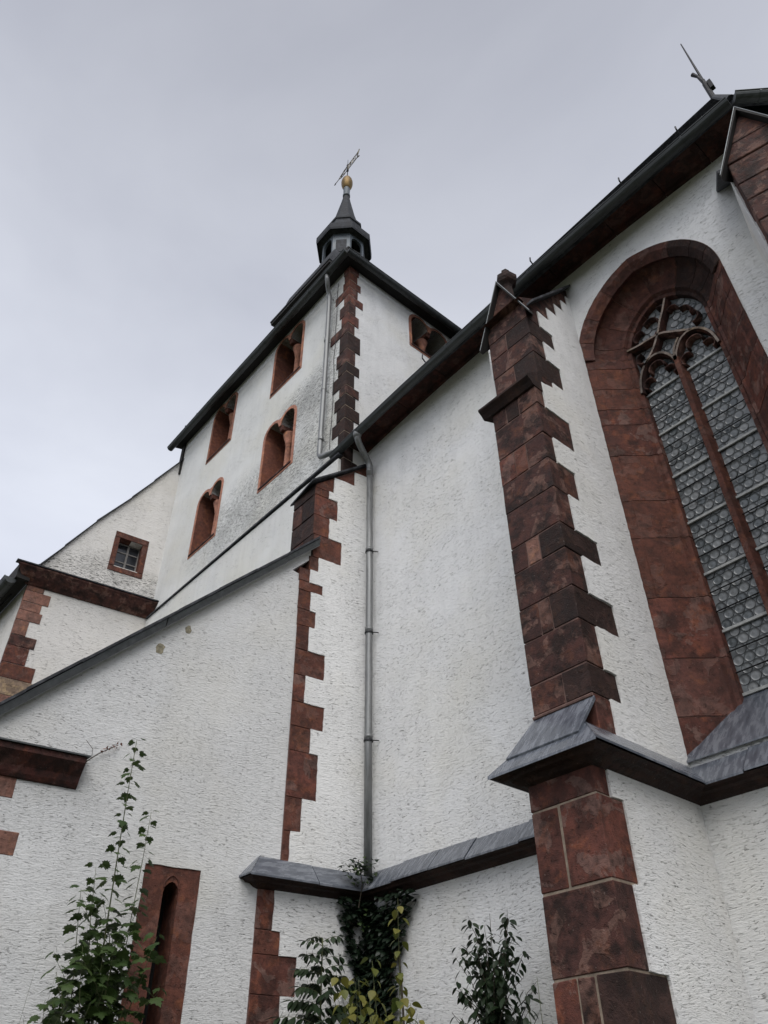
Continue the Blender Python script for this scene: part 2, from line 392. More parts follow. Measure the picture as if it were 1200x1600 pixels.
class Frame:
    def __init__(s, p, deg):
        s.p = Vector((p[0], p[1], 0)); s.u = Vector((math.cos(R(deg)), math.sin(R(deg)), 0)); s.n = Vector((math.sin(R(deg)), -math.cos(R(deg)), 0))
    k = 1.0
    def __call__(s, u, z, d=0.0): return s.p + s.u * (u * s.k) + s.n * d + Vector((0, 0, z))

def thing(name, label, cat, loc=(0, 0, 0), group=None):
    o = bpy.data.objects.new(name, None); col.objects.link(o); o.location = loc; o.empty_display_size = 0.2
    tag(o, label, cat, group); return o
def tag(o, label=None, cat=None, group=None, kind=None):
    if label: o['label'] = label
    if cat: o['category'] = cat
    if group: o['group'] = group
    if kind: o['kind'] = kind
    return o
def part(name, parent):          # an Empty part that only carries sub-parts
    o = bpy.data.objects.new(name, None); col.objects.link(o); o.parent = parent; o.empty_display_size = 0.1; return o
def jit(a=0.004): return random.uniform(-a, a)
def stone_box(x0, x1, y0, y1, z0, z1, mat, parent, b=0.01, j=0.005, name='stone'):
    mb = MB()
    c = [(x0, y0, z0), (x1, y0, z0), (x1, y1, z0), (x0, y1, z0), (x0, y0, z1), (x1, y0, z1), (x1, y1, z1), (x0, y1, z1)]
    mb.cbox([(x + jit(j), y + jit(j * .5), z + jit(j)) for x, y, z in c], b)
    return mb.build(name, mat, parent)
def stone_face(fr, poly, d0, d1, mat, parent, inset=0.006, j=0.005, name='stone'):
    mb = MB(); mb.prism(fr, [(u + jit(j), z + jit(j)) for u, z in poly], d0, d1, 0, inset)
    return mb.build(name, mat, parent)
def ragged(poly, step=0.12, amp=0.006):       # plaster edge: break straight runs and wobble them
    out = []
    for k in range(len(poly)):
        (u0, z0), (u1, z1) = poly[k], poly[(k + 1) % len(poly)]
        L = math.hypot(u1 - u0, z1 - z0); n = max(1, int(L / step))
        for i in range(n):
            f = i / n; out.append((u0 + (u1 - u0) * f + jit(amp), z0 + (z1 - z0) * f + jit(amp)))
    return out

# ------------------------------------------------------------------ frames (metres; camera stands at the origin, 1.6 m up)
FC = Frame((0, 6.5), 0)          # chancel south wall, u = x
W = Frame((-7.80, 6.5), 82)      # side of the corner buttress and end wall of the annex
FT = Frame((0, 6.05), 0)         # tower south face, u = x
FE = Frame((-7.97, 0), 90)       # tower east face, u = y
FG = Frame((-15.05, 6.05), 82)   # gable wall west of the tower
XB = -3.362                      # right-hand side of the chancel buttress

# ------------------------------------------------------------------ ground
g = MB(); N = 40
for i in range(N + 1):
    for j in range(N + 1):
        x = math.copysign(abs(i / N * 2 - 1) ** 3 * 2500, i - N / 2); y = math.copysign(abs(j / N * 2 - 1) ** 3 * 2500, j - N / 2)
        g.v.append((x, y, -0.02 + 0.03 * noise.noise(Vector((x * .4, y * .4, 0)))))
for i in range(N):
    for j in range(N): g.face((i * (N + 1) + j, (i + 1) * (N + 1) + j, (i + 1) * (N + 1) + j + 1, i * (N + 1) + j + 1))
tag(g.build('ground', 'ground', smooth=True), kind='structure')

# ================================================================== CHANCEL
CH = thing('chancel', 'white plastered chancel with tall traceried window and red sandstone buttresses', 'church', (-4, 6.5, 0))
XC, SPR, OFF, RO, RI = -2.385, 9.7, 0.196, 1.216, 0.73
def arch_pts(r, z0, n=12):        # pointed arch outline from bottom-left round to bottom-right
    hw = r - OFF; pts = [(XC - hw, z0)]
    a_end = math.acos(OFF / r)
    for k in range(n + 1):
        a = a_end * k / n; pts.append((XC + OFF - r * math.cos(a), SPR + r * math.sin(a)))
    for k in range(n - 1, -1, -1):
        a = a_end * k / n; pts.append((XC - OFF + r * math.cos(a), SPR + r * math.sin(a)))
    pts.append((XC + hw, z0)); return pts
wall = MB()
hole = arch_pts(RO, 4.25)
wall.sheet(FC, [(-7.95, 0), (-0.45, 0), (-0.45, 11.7), (-7.95, 11.7)], [ragged(hole, 0.2, 0.006)], -0.35, 0.0)
wall.build('wall', 'plaster', CH)
# next wall of the polygonal end
FP = Frame((-0.45, 6.5), 45)
w2 = MB(); w2.prism(FP, [(0, 0), (4, 0), (4, 11.7), (0, 11.7)], -0.35, 0); w2.build('wall', 'plaster', CH)
w3 = MB(); w3.box(-8, 3, 12.4, 12.8, 0, 11.7); w3.build('wall', 'plaster', CH)

# --- big window
WIN = part('window', CH)
def jamb_profile(): return [(RO + 0.005, 6.485), (1.105, 6.60), (1.085, 6.605), (0.835, 6.90), (0.80, 6.905), (0.775, 6.955), (RI, 6.965), (RI, 7.12)]
def arch_profile(): return [(RO + 0.005, 6.485), (1.145, 6.515), (1.06, 6.60), (1.115, 6.70), (1.04, 6.80), (0.86, 6.90), (0.80, 6.905), (0.775, 6.955), (RI, 6.965), (RI, 7.12)]
def on_arch(side, r, s):          # s = metres along (z below the spring) or angle above it
    if s <= 0: return (XC + side * (r - OFF), SPR + s)
    return (XC - side * OFF + side * r * math.cos(s), SPR + r * math.sin(s))
def jamb_stone(side, s0, s1, mat, steps):
    mb = MB(); pf = arch_profile() if s1 > 0 else jamb_profile(); rings = []
    for k in range(steps + 1):
        s = s0 + (s1 - s0) * k / steps
        loop = []
        for r, y in pf:
            amax = math.acos(min(1, OFF / r)); ss = min(s, amax) if s > 0 else s
            u, z = on_arch(side, r, ss); loop.append((u, y, z))
        for r, y in ((0.95, 7.2), (RO + .09, 6.9), (RO + 0.05, 6.6)):
            amax = math.acos(min(1, OFF / r)); ss = min(s, amax) if s > 0 else s
            u, z = on_arch(side, r, ss); loop.append((u, y, z))
        rings.append(mb.verts([(x + jit(.002), y + jit(.003), z) for x, y, z in loop]))
    n = len(rings[0])
    for a, b in zip(rings, rings[1:]):
        for k in range(n): mb.face((a[k], a[(k + 1) % n], b[(k + 1) % n], b[k]))
    mb.face(rings[0]); mb.face(rings[-1][::-1])
    return mb.build('stone', mat, WIN)
# mortar bed behind the stones (recessed copy of the jamb)
mb = MB()
for side in (-1, 1):
    for pf, ss_ in ((jamb_profile(), [-5.6 + k * .28 for k in range(21)]), (arch_profile(), [k / 19 * 1.42 for k in range(20)])):
        rings = []
        for s in ss_:
            loop = []
            for r, y in [(q + 0.006, yy + 0.006) for q, yy in pf]:
                amax = math.acos(min(1, OFF / r)); u, z = on_arch(side, r, min(s, amax) if s > 0 else s); loop.append((u, y, z))
            rings.append(mb.verts(loop))
        for a, b in zip(rings, rings[1:]):
            for k in range(len(a) - 1): mb.face((a[k], a[k + 1], b[k + 1], b[k]))
mb.build('mortar', 'mortar_joint', WIN)
jl = [-5.6, -5.02, -4.42, -3.72, -2.95, -2.42, -1.72, -1.2, -0.93, -0.55, -0.16]
jr = [-5.6, -4.9, -4.1, -3.3, -2.7, -2.0, -1.45, -0.95, -0.5, -0.12]
for side, js in ((-1, jl), (1, jr)):
    for a, b in zip(js, js[1:]): jamb_stone(side, a + .005, b - .005, random.choice(['window_stone', 'stone', 'stone_rust', 'stone']), 2)
    vs_ = [js[-1], 0.28, 0.62, 0.98, 1.30] if side < 0 else [js[-1], 0.30, 0.56, 0.88, 1.30]
    for i, (a, b) in enumerate(zip(vs_, vs_[1:])):
        if a < 0:
            jamb_stone(side, a + .005, -0.001, 'window_stone', 1); a = 0
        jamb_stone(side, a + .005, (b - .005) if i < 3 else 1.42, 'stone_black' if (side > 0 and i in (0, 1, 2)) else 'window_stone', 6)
# glazing plane, discs, bars
YG = 7.06
gl = MB(); ga = arch_pts(RI + 0.02, 4.75, 16)
FGl = Frame((0, YG), 0)
gl.sheet(FGl, ga, [], -0.02, 0.0); gl.build('glazing', 'glass_flat', WIN)
def inside(u, z, mrg):
    hw = RI - OFF - mrg
    if z < 4.80 + mrg or abs(u - XC) > hw: return False
    if z > SPR:
        r = RI - mrg
        if math.hypot(u - XC - OFF, z - SPR) > r or math.hypot(u - XC + OFF, z - SPR) > r: return False
    return abs(u - XC) > 0.05 + mrg * .6
def disc_mesh(r):
    mb = MB(); seg = 14
    prof = [(r, 0.0, 1), (r * .99, .005, 1), (r * .90, .005, 1), (r * .89, .003, 0), (r * .5, .0036, 0), (r * .2, .0045, 0), (r * .08, .0065, 0)]
    rings = [mb.verts([(q * math.cos(2 * math.pi * k / seg), -h, q * math.sin(2 * math.pi * k / seg)) for k in range(seg)]) for q, h, _ in prof]
    for (a, b), (_, _, mi) in zip(zip(rings, rings[1:]), prof[1:]):
        for k in range(seg): mb.face((a[k], a[(k + 1) % seg], b[(k + 1) % seg], b[k]), mi)
    mb.face(rings[-1], 0)
    me = bpy.data.meshes.new('pane'); me.from_pydata(mb.v, [], mb.f)
    me.materials.append(M['glass']); me.materials.append(M['came'])
    for p, i in zip(me.polygons, mb.mi): p.material_index = i; p.use_smooth = i == 0
    bm = bmesh.new(); bm.from_mesh(me); bmesh.ops.recalc_face_normals(bm, faces=bm.faces[:]); bm.to_mesh(me); bm.free()
    return me
DR = 0.0575
dm = disc_mesh(DR); spots = []
row = 0; z = 4.84
while z < 10.45:
    u = XC - 0.6 + (DR if row % 2 else 0)
    while u < XC + 0.6:
        if inside(u, z, 0.036): spots.append((u + jit(.0015), z + jit(.0015)))
        u += 2.03 * DR
    z += 1.757 * DR; row += 1
cam_inv = cam.matrix_world.inverted()
def seen(u, z):
    q = cam_inv @ Vector((u, YG, z)); x = q.x / -q.z * cam_d.lens / 36 * 4 / 3; y = q.y / -q.z * cam_d.lens / 36
    return (abs(x) < 0.505 and abs(y) < 0.5, -q.z)
spots.sort(key=lambda s: (not seen(*s)[0], seen(*s)[1]))
rest = MB()
for i, (u, z) in enumerate(spots):
    if i < 300:
        o = bpy.data.objects.new('pane', dm); col.objects.link(o); o.parent = WIN
        o.location = Vector((u, YG - 0.001, z)) - parent_loc(WIN)
        o.rotation_euler = (jit(.07), jit(.07), jit(.07))
    else:
        b0 = len(rest.v); rest.v += [(v.co.x + u, v.co.y + YG - 0.001, v.co.z + z) for v in dm.vertices]
        for p in dm.polygons: rest.face([b0 + k for k in p.vertices], p.material_index)
if rest.v: tag(rest.build('panes', ['glass', 'came'], WIN, smooth=True), kind='stuff')
bars = MB()
for side in (-1, 1):
    u0, u1 = sorted((XC + side * 0.03, XC + side * (RI - OFF + .02)))
    z = 5.0; k = 0
    zs = [9.01 - 0.2287 * i for i in range(19)]
    for i, z in enumerate(zs):
        if z < 4.82: continue
        b_ = MB()
        if i % 3 == 0:
            b_.cbox([(u0, YG - .035, z - .016), (u1, YG - .035, z - .016), (u1, YG - .012, z - .016), (u0, YG - .012, z - .016), (u0, YG - .035, z + .016), (u1, YG - .035, z + .016), (u1, YG - .012, z + .016), (u0, YG - .012, z + .016)], .003)
            sb = b_.build('saddle_bar', 'bar', WIN)
            c_ = MB()
            for f in (0.3, 0.72):
                uu = u0 + (u1 - u0) * f; c_.box(uu - .018, uu + .018, YG - .041, YG - .034, z - .006, z + .008)
        else:
            b_.tube([(u0, YG - .03, z), (u1, YG - .03, z)], 0.0075, 6); b_.build('tie_bar', 'black', WIN)
# mullion
mu = MB(); mu.cbox([(XC - .03, 6.93, 4.8), (XC + .03, 6.93, 4.8), (XC + .065, 7.08, 4.8), (XC - .065, 7.08, 4.8), (XC - .03, 6.93, 9.26), (XC + .03, 6.93, 9.26), (XC + .065, 7.08, 9.26), (XC - .065, 7.08, 9.26)], .006)
mu.build('mullion', 'stone_rust', WIN)
# tracery: swept bars in the plane of the window
def smooth_curve(pts, n=6):
    out = []; P = [pts[0]] + pts + [pts[-1]]
    for i in range(1, len(P) - 2):
        for k in range(n):
            t = k / n; p0, p1, p2, p3 = P[i - 1], P[i], P[i + 1], P[i + 2]
            out.append(tuple(0.5 * (2 * p1[c] + (p2[c] - p0[c]) * t + (2 * p0[c] - 5 * p1[c] + 4 * p2[c] - p3[c]) * t * t + (3 * p1[c] - p0[c] - 3 * p2[c] + p3[c]) * t ** 3) for c in (0, 1)))
    out.append(pts[-1]); return out
def trace_bar(pts, w0=0.015, w1=0.028, y0=6.93, y1=7.09, name='tracery_bar', mat='stone_dark'):
    mb = MB(); P = smooth_curve(pts); rings = []
    for i, (u, z) in enumerate(P):
        a = Vector(P[min(i + 1, len(P) - 1)]) - Vector(P[max(i - 1, 0)]); a.normalize(); n_ = Vector((-a.y, a.x))
        rings.append(mb.verts([(u + n_.x * w, y, z + n_.y * w) for w, y in ((-w0, y0), (w0, y0), (w1, y0 + .05), (w1, y1), (-w1, y1), (-w1, y0 + .05))]))
    for a, b in zip(rings, rings[1:]):
        for k in range(6): mb.face((a[k], a[(k + 1) % 6], b[(k + 1) % 6], b[k]), 1 if k == 0 and name != 'cusp' else 0)
    mb.face(rings[0], 0); mb.face(rings[-1][::-1], 0)
    return mb.build(name, [mat, 'bar_stone'], WIN)
M['bar_stone'] = sandstone('worn_tracery_edge', (0.27, 0.21, 0.18), (0.36, 0.31, 0.27), crust=0.4, repair=0.0)
def mir(pts): return [(2 * XC - u, z) for u, z in pts]
XL = XC - 0.27; XR = XC + 0.27
lanL = [(XC - .54, 9.02), (XC - .50, 9.24), (XC - .40, 9.42), (XC - .27, 9.49), (XC - .14, 9.45), (XC - .05, 9.32), (XC, 9.18)]
trace_bar(lanL); trace_bar(mir(lanL))
sw = [(XC - .40, 9.42), (XC - .22, 9.60), (XC - .10, 9.80), (XC - .02, 9.98), (XC + .06, 10.12), (XC + .14, 10.30)]
trace_bar(sw)
sw2 = [(XC - .56, 9.86), (XC - .40, 9.82), (XC - .22, 9.80), (XC - .06, 9.76), (XC + .08, 9.66), (XC + .22, 9.55), (XC + .30, 9.49)]
trace_bar(sw2)
trace_bar([(XC, 9.18), (XC + .02, 9.36), (XC + .12, 9.50)])
def cusp(c, r, a0, a1, w=0.017):
    pts = [(c[0] + r * math.cos(a0 + (a1 - a0) * k / 6), c[1] + r * math.sin(a0 + (a1 - a0) * k / 6)) for k in range(7)]
    trace_bar(pts, 0.006, w, 6.96, 7.075, 'cusp')
for cx in (XL, XR):
    cusp((cx, 9.30), 0.105, -0.2, 3.34); cusp((cx - .145, 9.12), 0.085, 0.9, 4.2); cusp((cx + .145, 9.12), 0.085, -1.05, 2.25)
cusp((XC - .17, 10.06), 0.115, -.4, 2.4); cusp((XC - .34, 9.98), 0.10, 1.2, 4.0); cusp((XC - .02, 10.18), 0.10, -0.9, 1.6); cusp((XC - .20, 9.90), 0.08, 3.6, 6.0)
cusp((XC + .26, 9.88), 0.12, -0.6, 1.7); cusp((XC + .34, 9.72), 0.10, -1.6, 0.9); cusp((XC - .40, 9.60), 0.09, 1.6, 4.6); cusp((XC + .16, 10.06), 0.07, 0.2, 2.6)
# sloping slate sill
FS = MB()
def sill_slab(za, ya, zb, yb, x0, x1, th=0.02):
    mb = MB(); mb.cbox([(x0, ya, za - th), (x1, ya, za - th), (x1, yb, zb - th), (x0, yb, zb - th), (x0, ya, za), (x1, ya, za), (x1, yb, zb), (x0, yb, zb)], .004)
    return mb.build('sill_slab', 'slate', WIN)
for k, (xa, xb_) in enumerate(((-3.42, -2.36), (-2.352, -1.34))):
    sill_slab(4.24, 6.46, 4.88, 7.05, xa, xb_)

# --- main buttress between corner and window
BT = part('buttress', CH)
XL0 = -4.0
core = MB()
core.box(XL0 + .012, XB - .012, 5.05, 6.5, 0, 3.9); core.box(XL0 + .012, XB - .012, 5.229, 6.49, 3.9, 8.5); core.box(XL0 + .012, XB - .012, 5.354, 6.48, 8.5, 10.0)
core.build('mortar', 'mortar', BT)
mlow = MB(); mlow.box(XL0 + .010, XB - .010, 5.028, 5.6, 0, 3.85); mlow.build('mortar', 'mortar_pale', BT)
def course(z1, z0, yend, yf, splits, mats):
    g_ = 0.010 if z1 < 3.7 else 0.006
    xs = [XL0] + [XL0 + (XB - XL0) * s for s in splits] + [XB]
    for i in range(len(xs) - 1):
        last = i == len(xs) - 2
        x0, x1 = xs[i] + (g_ if i else 0), xs[i + 1] - (0 if last else g_)
        y1 = yend if last else min(yend, yf + .3)
        stone_box(x0, x1, yf, y1, z0 + g_, z1 - g_, mats[i % len(mats)], BT, 0.006, 0.005)
    if len(xs) > 2: pass
D_, S_, K_, U_, P_ = 'stone_dark', 'stone', 'stone_black', 'stone_rust', 'stone_pale'
upper = [(9.98, 9.665, 5.60, [], [D_]), (9.665, 9.35, 5.83, [.42], [D_, K_]), (9.35, 9.01, 5.59, [], [D_]), (9.01, 8.60, 5.83, [.5], [D_, K_]), (8.60, 8.50, 5.60, [], [D_])]
for z1, z0, ye, sp, mt in upper: course(z1, z0, ye, 5.345, sp, mt)
mid = [(8.44, 8.02, 5.36, [.3, .6], [D_, K_, D_]), (8.02, 7.56, 5.77, [], [D_]), (7.56, 7.19, 5.376, [.33, .6], [S_, U_, D_]), (7.19, 6.79, 5.655, [], [D_]), (6.79, 6.33, 5.45, [], [D_]),
       (6.33, 6.025, 5.79, [.3, .55], [D_, P_, K_]), (6.025, 5.595, 5.47, [], [D_]), (5.595, 5.24, 5.82, [.35, .56], [D_, D_, K_]), (5.24, 4.805, 5.46, [], [D_]), (4.805, 4.52, 5.62, [.56], [D_, K_]), (4.52, 4.05, 5.447, [], [S_])]
for z1, z0, ye, sp, mt in mid: course(z1, z0, ye, 5.22, sp, mt)
low = [(3.92, 3.65, 5.19, [], [S_]), (3.65, 3.05, 5.34, [.42], [S_, S_]), (3.05, 2.50, 5.265, [], [D_]), (2.50, 1.75, 5.47, [.33, .58], [S_, D_, K_]), (1.75, 1.1, 5.3, [.5], [S_, D_]), (1.1, 0.5, 5.45, [], [S_]), (0.5, -0.05, 5.3, [.4], [D_, S_])]
for z1, z0, ye, sp, mt in low: course(z1, z0, ye, 5.02, sp, mt)
# plaster on the right-hand side, cut round the teeth
FB = Frame((XB, 0), 90)           # u = y, faces +x
def side_plaster(courses, ztop, zbot, cap=None):
    poly = [(6.5, zbot)]
    if cap: poly = [(6.5, zbot), (6.5, cap[1][1])]
    pts = [(6.5, zbot), (6.5, ztop)] if not cap else [(6.5, zbot), (6.5, cap[-1][1])] + cap[::-1][1:]
    for z1, z0, ye, *_ in courses: pts += [(ye, min(z1, ztop) if not cap else z1), (ye, z0)]
    mb = MB(); mb.sheet(FB, ragged(pts, 0.06, 0.006), [], -0.06, 0.014)
    mb.build('plaster', 'plaster_side', BT)
side_plaster(low, 3.92, -0.05)
capline = [(5.60, 9.98), (5.84, 9.98), (5.84, 10.26), (6.06, 10.26), (6.06, 10.55), (6.26, 10.55), (6.26, 10.82), (6.42, 10.82), (6.42, 11.05), (6.5, 11.05)]
pts = [(6.5, 4.05), (6.5, 11.05), (6.42, 11.05), (6.42, 10.82), (6.26, 10.82), (6.26, 10.55), (6.06, 10.55), (6.06, 10.26), (5.84, 10.26), (5.84, 9.98)]
for z1, z0, ye, *_ in upper + mid: pts += [(ye, z1), (ye, z0)]
mb = MB(); mb.sheet(FB, ragged(pts, 0.06, 0.006), [], -0.06, 0.014); mb.build('plaster', 'plaster_side', BT)
# left flank (hidden from here, seen from a step aside)
mb = MB(); mb.prism(Frame((XL0 + .012, 0), 90), [(5.7, 0), (6.5, 0), (6.5, 11.2), (5.7, 10.2)], -.3, 0); mb.build('plaster', 'plaster_side', BT)
# stones that climb under the cap
def cap_z(y): return 9.80 + (y - 5.30) * (11.28 - 9.80) / 1.2
for y0, y1, z0 in ((5.36, 5.84, 9.98), (5.84, 6.06, 10.26), (6.06, 6.26, 10.55), (6.26, 6.42, 10.82), (6.42, 6.52, 11.05)):
    za, zb = max(z0 + .02, cap_z(y0)), cap_z(y1)
    mb = MB(); ya = max(y0, 5.30)
    mb.hexa([(XL0 + .03, ya - .12, z0), (XB + jit(.003), ya - .12, z0), (XB + jit(.003), y1, z0), (XL0 + .03, y1, z0), (XL0 + .03, ya - .12, max(z0 + .02, cap_z(ya - .12)) - .02), (XB, ya - .12, max(z0 + .02, cap_z(ya - .12)) - .02), (XB, y1, zb - .02), (XL0 + .03, y1, zb - .02)])
    mb.build('stone', random.choice([D_, K_]), BT)
# cap slab sloping up to the wall
mb = MB(); a, b = 0.06, 0.055
mb.cbox([(XL0 - .1, 5.40, cap_z(5.40) + .0), (XB + .10, 5.40, cap_z(5.40) + .0), (XB + .10, 6.49, cap_z(6.49)), (XL0 - .1, 6.49, cap_z(6.49)),
         (XL0 - .1, 5.40, cap_z(5.40) + .05), (XB + .10, 5.40, cap_z(5.40) + .05), (XB + .10, 6.49, cap_z(6.49) + .05), (XL0 - .1, 6.49, cap_z(6.49) + .05)], .006)
mb.build('cap', 'slate_roof', BT)
# gablet front
def gablet(fr, u0, u1, zb, za, depth, parent, over=0.10, stones=True, edge='steel'):
    uc = (u0 + u1) / 2
    for (z0, z1) in ((zb, zb + (za - zb) * .42), (zb + (za - zb) * .42, za)):
        f0, f1 = 1 - (z0 - zb) / (za - zb), 1 - (z1 - zb) / (za - zb)
        hw = (u1 - u0) / 2
        poly = [(uc - hw * f0, z0 + .004), (uc + hw * f0, z0 + .004), (uc + max(.01, hw * f1), z1 - .004), (uc - max(.01, hw * f1), z1 - .004)]
        stone_face(fr, poly, -.3, 0.0, 'stone_dark', parent, 0.008, 0.003)
    for s in (-1, 1):
        hw = (u1 - u0) / 2 + over; sl = (za - zb + .05) / ((u1 - u0) / 2)
        zt = za + 0.09; ze = zt - hw * sl; th = 0.032
        # a triangular roof plane that dies into the sloping cap behind
        P = [fr(uc, zt, .07), fr(uc + s * hw, ze, .07), fr(uc + s * hw, ze, .02), fr(uc, zt, -depth)]
        dn = Vector((0, 0, -th)); n_ = fr.u * (-s * .02)
        mb = MB(); i = mb.verts(P + [p + dn * (2.0 if k in (0, 3) else 1.2) for k, p in enumerate(P)])
        mb.face(i[:4]); mb.face(i[4:][::-1])
        for k in range(4): mb.face((i[k], i[(k + 1) % 4], i[4 + (k + 1) % 4], i[4 + k]))
        mb.build('gable_slab', 'dark', parent)
        mb = MB(); mb.tube([fr(uc, zt + .004, 0.07), fr(uc + s * hw, ze + .004, 0.07)], 0.0045, 6); mb.build('metal_edge', edge, parent)
FBf = Frame((0, 5.345), 0)
gablet(FBf, XL0, XB, 9.84, 10.60, 0.72, BT)
# finial on the apex
fx, fy = (XL0 + XB) / 2 + .02, 5.50
mb = MB(); mb.lathe((fx, fy, 10.5), [(.07, 0), (.06, .22), (.075, .26), (.13, .31), (.15, .36), (.15, .43), (.11, .49), (.055, .52), (.06, .60), (.03, .64), (.005, .66)], 6, rot=.3)
mb.build('finial', 'stone_black', BT)
# weathering between the two shafts
mb = MB(); x0, x1 = XL0 - .02, XB + .012
prof = [(5.40, 8.66), (5.10, 8.40), (5.10, 8.37), (5.15, 8.33), (5.19, 8.28), (5.40, 8.28)]
for k in range(len(prof)):
    pass
A = mb.verts([(x0 - (.09 if y < 5.2 else 0), y, z) for y, z in prof]); B_ = mb.verts([(x1, y, z) for y, z in prof])
for k in range(6): mb.face((A[k], A[(k + 1) % 6], B_[(k + 1) % 6], B_[k]))
mb.face(A[::-1]); mb.face(B_)
mb.build('weathering', 'stone_black', BT)

# --- slate string course round the foot (swept with mitres)
def offset_path(P, d):
    P = [Vector((p[0], p[1])) for p in P]; out = []
    for i in range(len(P)):
        ns = []
        if i > 0: t = (P[i] - P[i - 1]).normalized(); ns.append(Vector((t.y, -t.x)))
        if i < len(P) - 1: t = (P[i + 1] - P[i]).normalized(); ns.append(Vector((t.y, -t.x)))
        if len(ns) == 1: out.append(P[i] + ns[0] * d)
        else:
            b = ns[0] + ns[1]; out.append(P[i] + b * (d / (1 + ns[0].dot(ns[1]))))
    return out
Wc = W(-1.43, 0)
ret = Wc + Vector((-0.5, 0.0, 0))
b2p = (-0.75, 5.6)
path = [(ret.x, ret.y), (Wc.x, Wc.y), (-7.80, 6.5), (XL0, 6.5), (XL0, 5.02), (XB, 5.02), (XB, 6.5), (-0.95, 6.5), b2p]
SC = part('string_course', CH)
def sweep_piece(i, f0, f1, prof, mat, name):
    mb = MB(); ends = []
    for f in (f0, f1):
        loop = []
        for d, z in prof:
            off = offset_path(path, d); a, b = off[i], off[i + 1]
            if f in (0, 1): p = a.lerp(b, f)
            else:
                pa, pb = Vector(path[i]), Vector(path[i + 1]); t = (pb - pa).normalized(); p = pa.lerp(pb, f) + Vector((t.y, -t.x)) * d
            loop.append((p.x, p.y, z))
        ends.append(mb.verts(loop))
    n = len(prof)
    for k in range(n): mb.face((ends[0][k], ends[0][(k + 1) % n], ends[1][(k + 1) % n], ends[1][k]))
    mb.face(ends[0]); mb.face(ends[1][::-1])
    return mb.build(name, mat, SC)
top_prof = [(-0.02, 4.205), (0.02, 4.185), (0.225, 3.955), (0.225, 3.935), (0.0, 4.13), (-0.02, 4.15)]
under = [(-0.02, 4.14), (0.0, 4.12), (0.21, 3.935), (0.165, 3.925), (0.15, 3.905), (0.09, 3.90), (0.05, 3.87), (0.0, 3.855), (-0.02, 3.855)]
for i in range(len(path) - 1):
    L = (Vector(path[i + 1]) - Vector(path[i])).length
    n = max(1, round(L / 0.62)); cuts = [k / n for k in range(n + 1)]
    for k in range(1, n): cuts[k] += jit(.12 / n)
    for k in range(n):
        a = cuts[k] + (0.006 / L if k else 0); b = cuts[k + 1] - (0.006 / L if k < n - 1 else 0)
        dz = jit(.009)
        sweep_piece(i, 0 if k == 0 else a, 1 if k == n - 1 else b, [(d, z + dz) for d, z in top_prof], 'slate', 'slab')
    sweep_piece(i, 0, 1, under, 'stone_black', 'moulding')  # darkest stone, so the shade under the ledge is in the colour
# steep slates on the buttress front above the string course
for (y0, z0, y1, z1, ov, nm) in ((4.90, 4.10, 5.24, 4.50, 0.0, 0),):
    mb = MB(); xa, xb_ = XL0 - .04, XB + .04
    mb.cbox([(XL0 - .10, 4.915, 4.07), (XB + .012, 4.915, 4.07), (XB + .006, 5.24, 4.46), (XL0 - .006, 5.24, 4.46), (XL0 - .10, 4.90, 4.095), (XB + .012, 4.90, 4.095), (XB + .006, 5.225, 4.495), (XL0 - .006, 5.225, 4.495)], .004)
    mb.build('slab', 'slate', SC)
mb = MB(); mb.box(XL0 + .02, XB - .02, 5.04, 5.23, 4.0, 4.12); mb.build('mortar', 'mortar_dark', SC)
mb = MB(); mb.tube([(XL0, 5.215, 4.50), (XB, 5.215, 4.50)], 0.016, 6); mb.build('fillet', 'mortar', SC)

# --- corner buttress (left of the downpipe)
BW = part('buttress', CH)
cw = MB()
cw.sheet(W, [(-1.42, 0), (0.25, 0), (0.25, 10.95), (-0.03, 10.9), (-1.01, 10.02), (-1.01, 8.2), (-1.17, 8.2), (-1.17, 4.1), (-1.42, 4.1)], [], -0.62, -0.012)
cw.build('core', 'mortar_dark', BW)
wq = [  # z top, z bottom, left t, right t
    (9.963, 9.81, -1.02, -0.775, U_), (9.81, 9.40, -1.02, -0.609, S_), (9.40, 9.01, -1.015, -0.744, U_), (9.01, 8.57, -1.0, -0.513, U_), (8.57, 8.31, -1.05, -0.899, U_),
    (8.31, 8.085, -1.20, -1.03, U_), (8.085, 7.92, -1.19, -0.81, U_), (7.92, 7.605, -1.185, -0.995, U_), (7.605, 7.335, -1.18, -0.903, U_), (7.335, 6.955, -1.175, -0.99, U_), (6.955, 6.57, -1.17, -0.721, U_),
    (6.57, 6.18, -1.168, -1.0, S_), (6.18, 5.84, -1.165, -0.70, U_), (5.84, 5.515, -1.16, -0.877, U_), (5.515, 4.93, -1.16, -0.755, S_), (4.93, 4.53, -1.16, -0.945, U_), (4.53, 4.17, -1.158, -1.076, U_)]
wbase = [(3.87, 3.455, -1.425, -1.22, S_), (3.455, 3.22, -1.42, -1.121, U_), (3.22, 2.85, -1.415, -0.903, S_), (2.85, 2.35, -1.41, -1.067, S_), (2.35, 1.9, -1.41, -0.95, U_), (1.9, 1.3, -1.41, -1.1, S_), (1.3, .7, -1.41, -0.9, S_), (.7, -.05, -1.41, -1.05, S_)]
for z1, z0, t0, t1, mt in wq + wbase:
    stone_face(W, [(t0, z0 + .003), (t1 + .02, z0 + .003), (t1 + .02, z1 - .003), (t0, z1 - .003)], -0.3, 0.0, mt, BW, 0.005, 0.003)
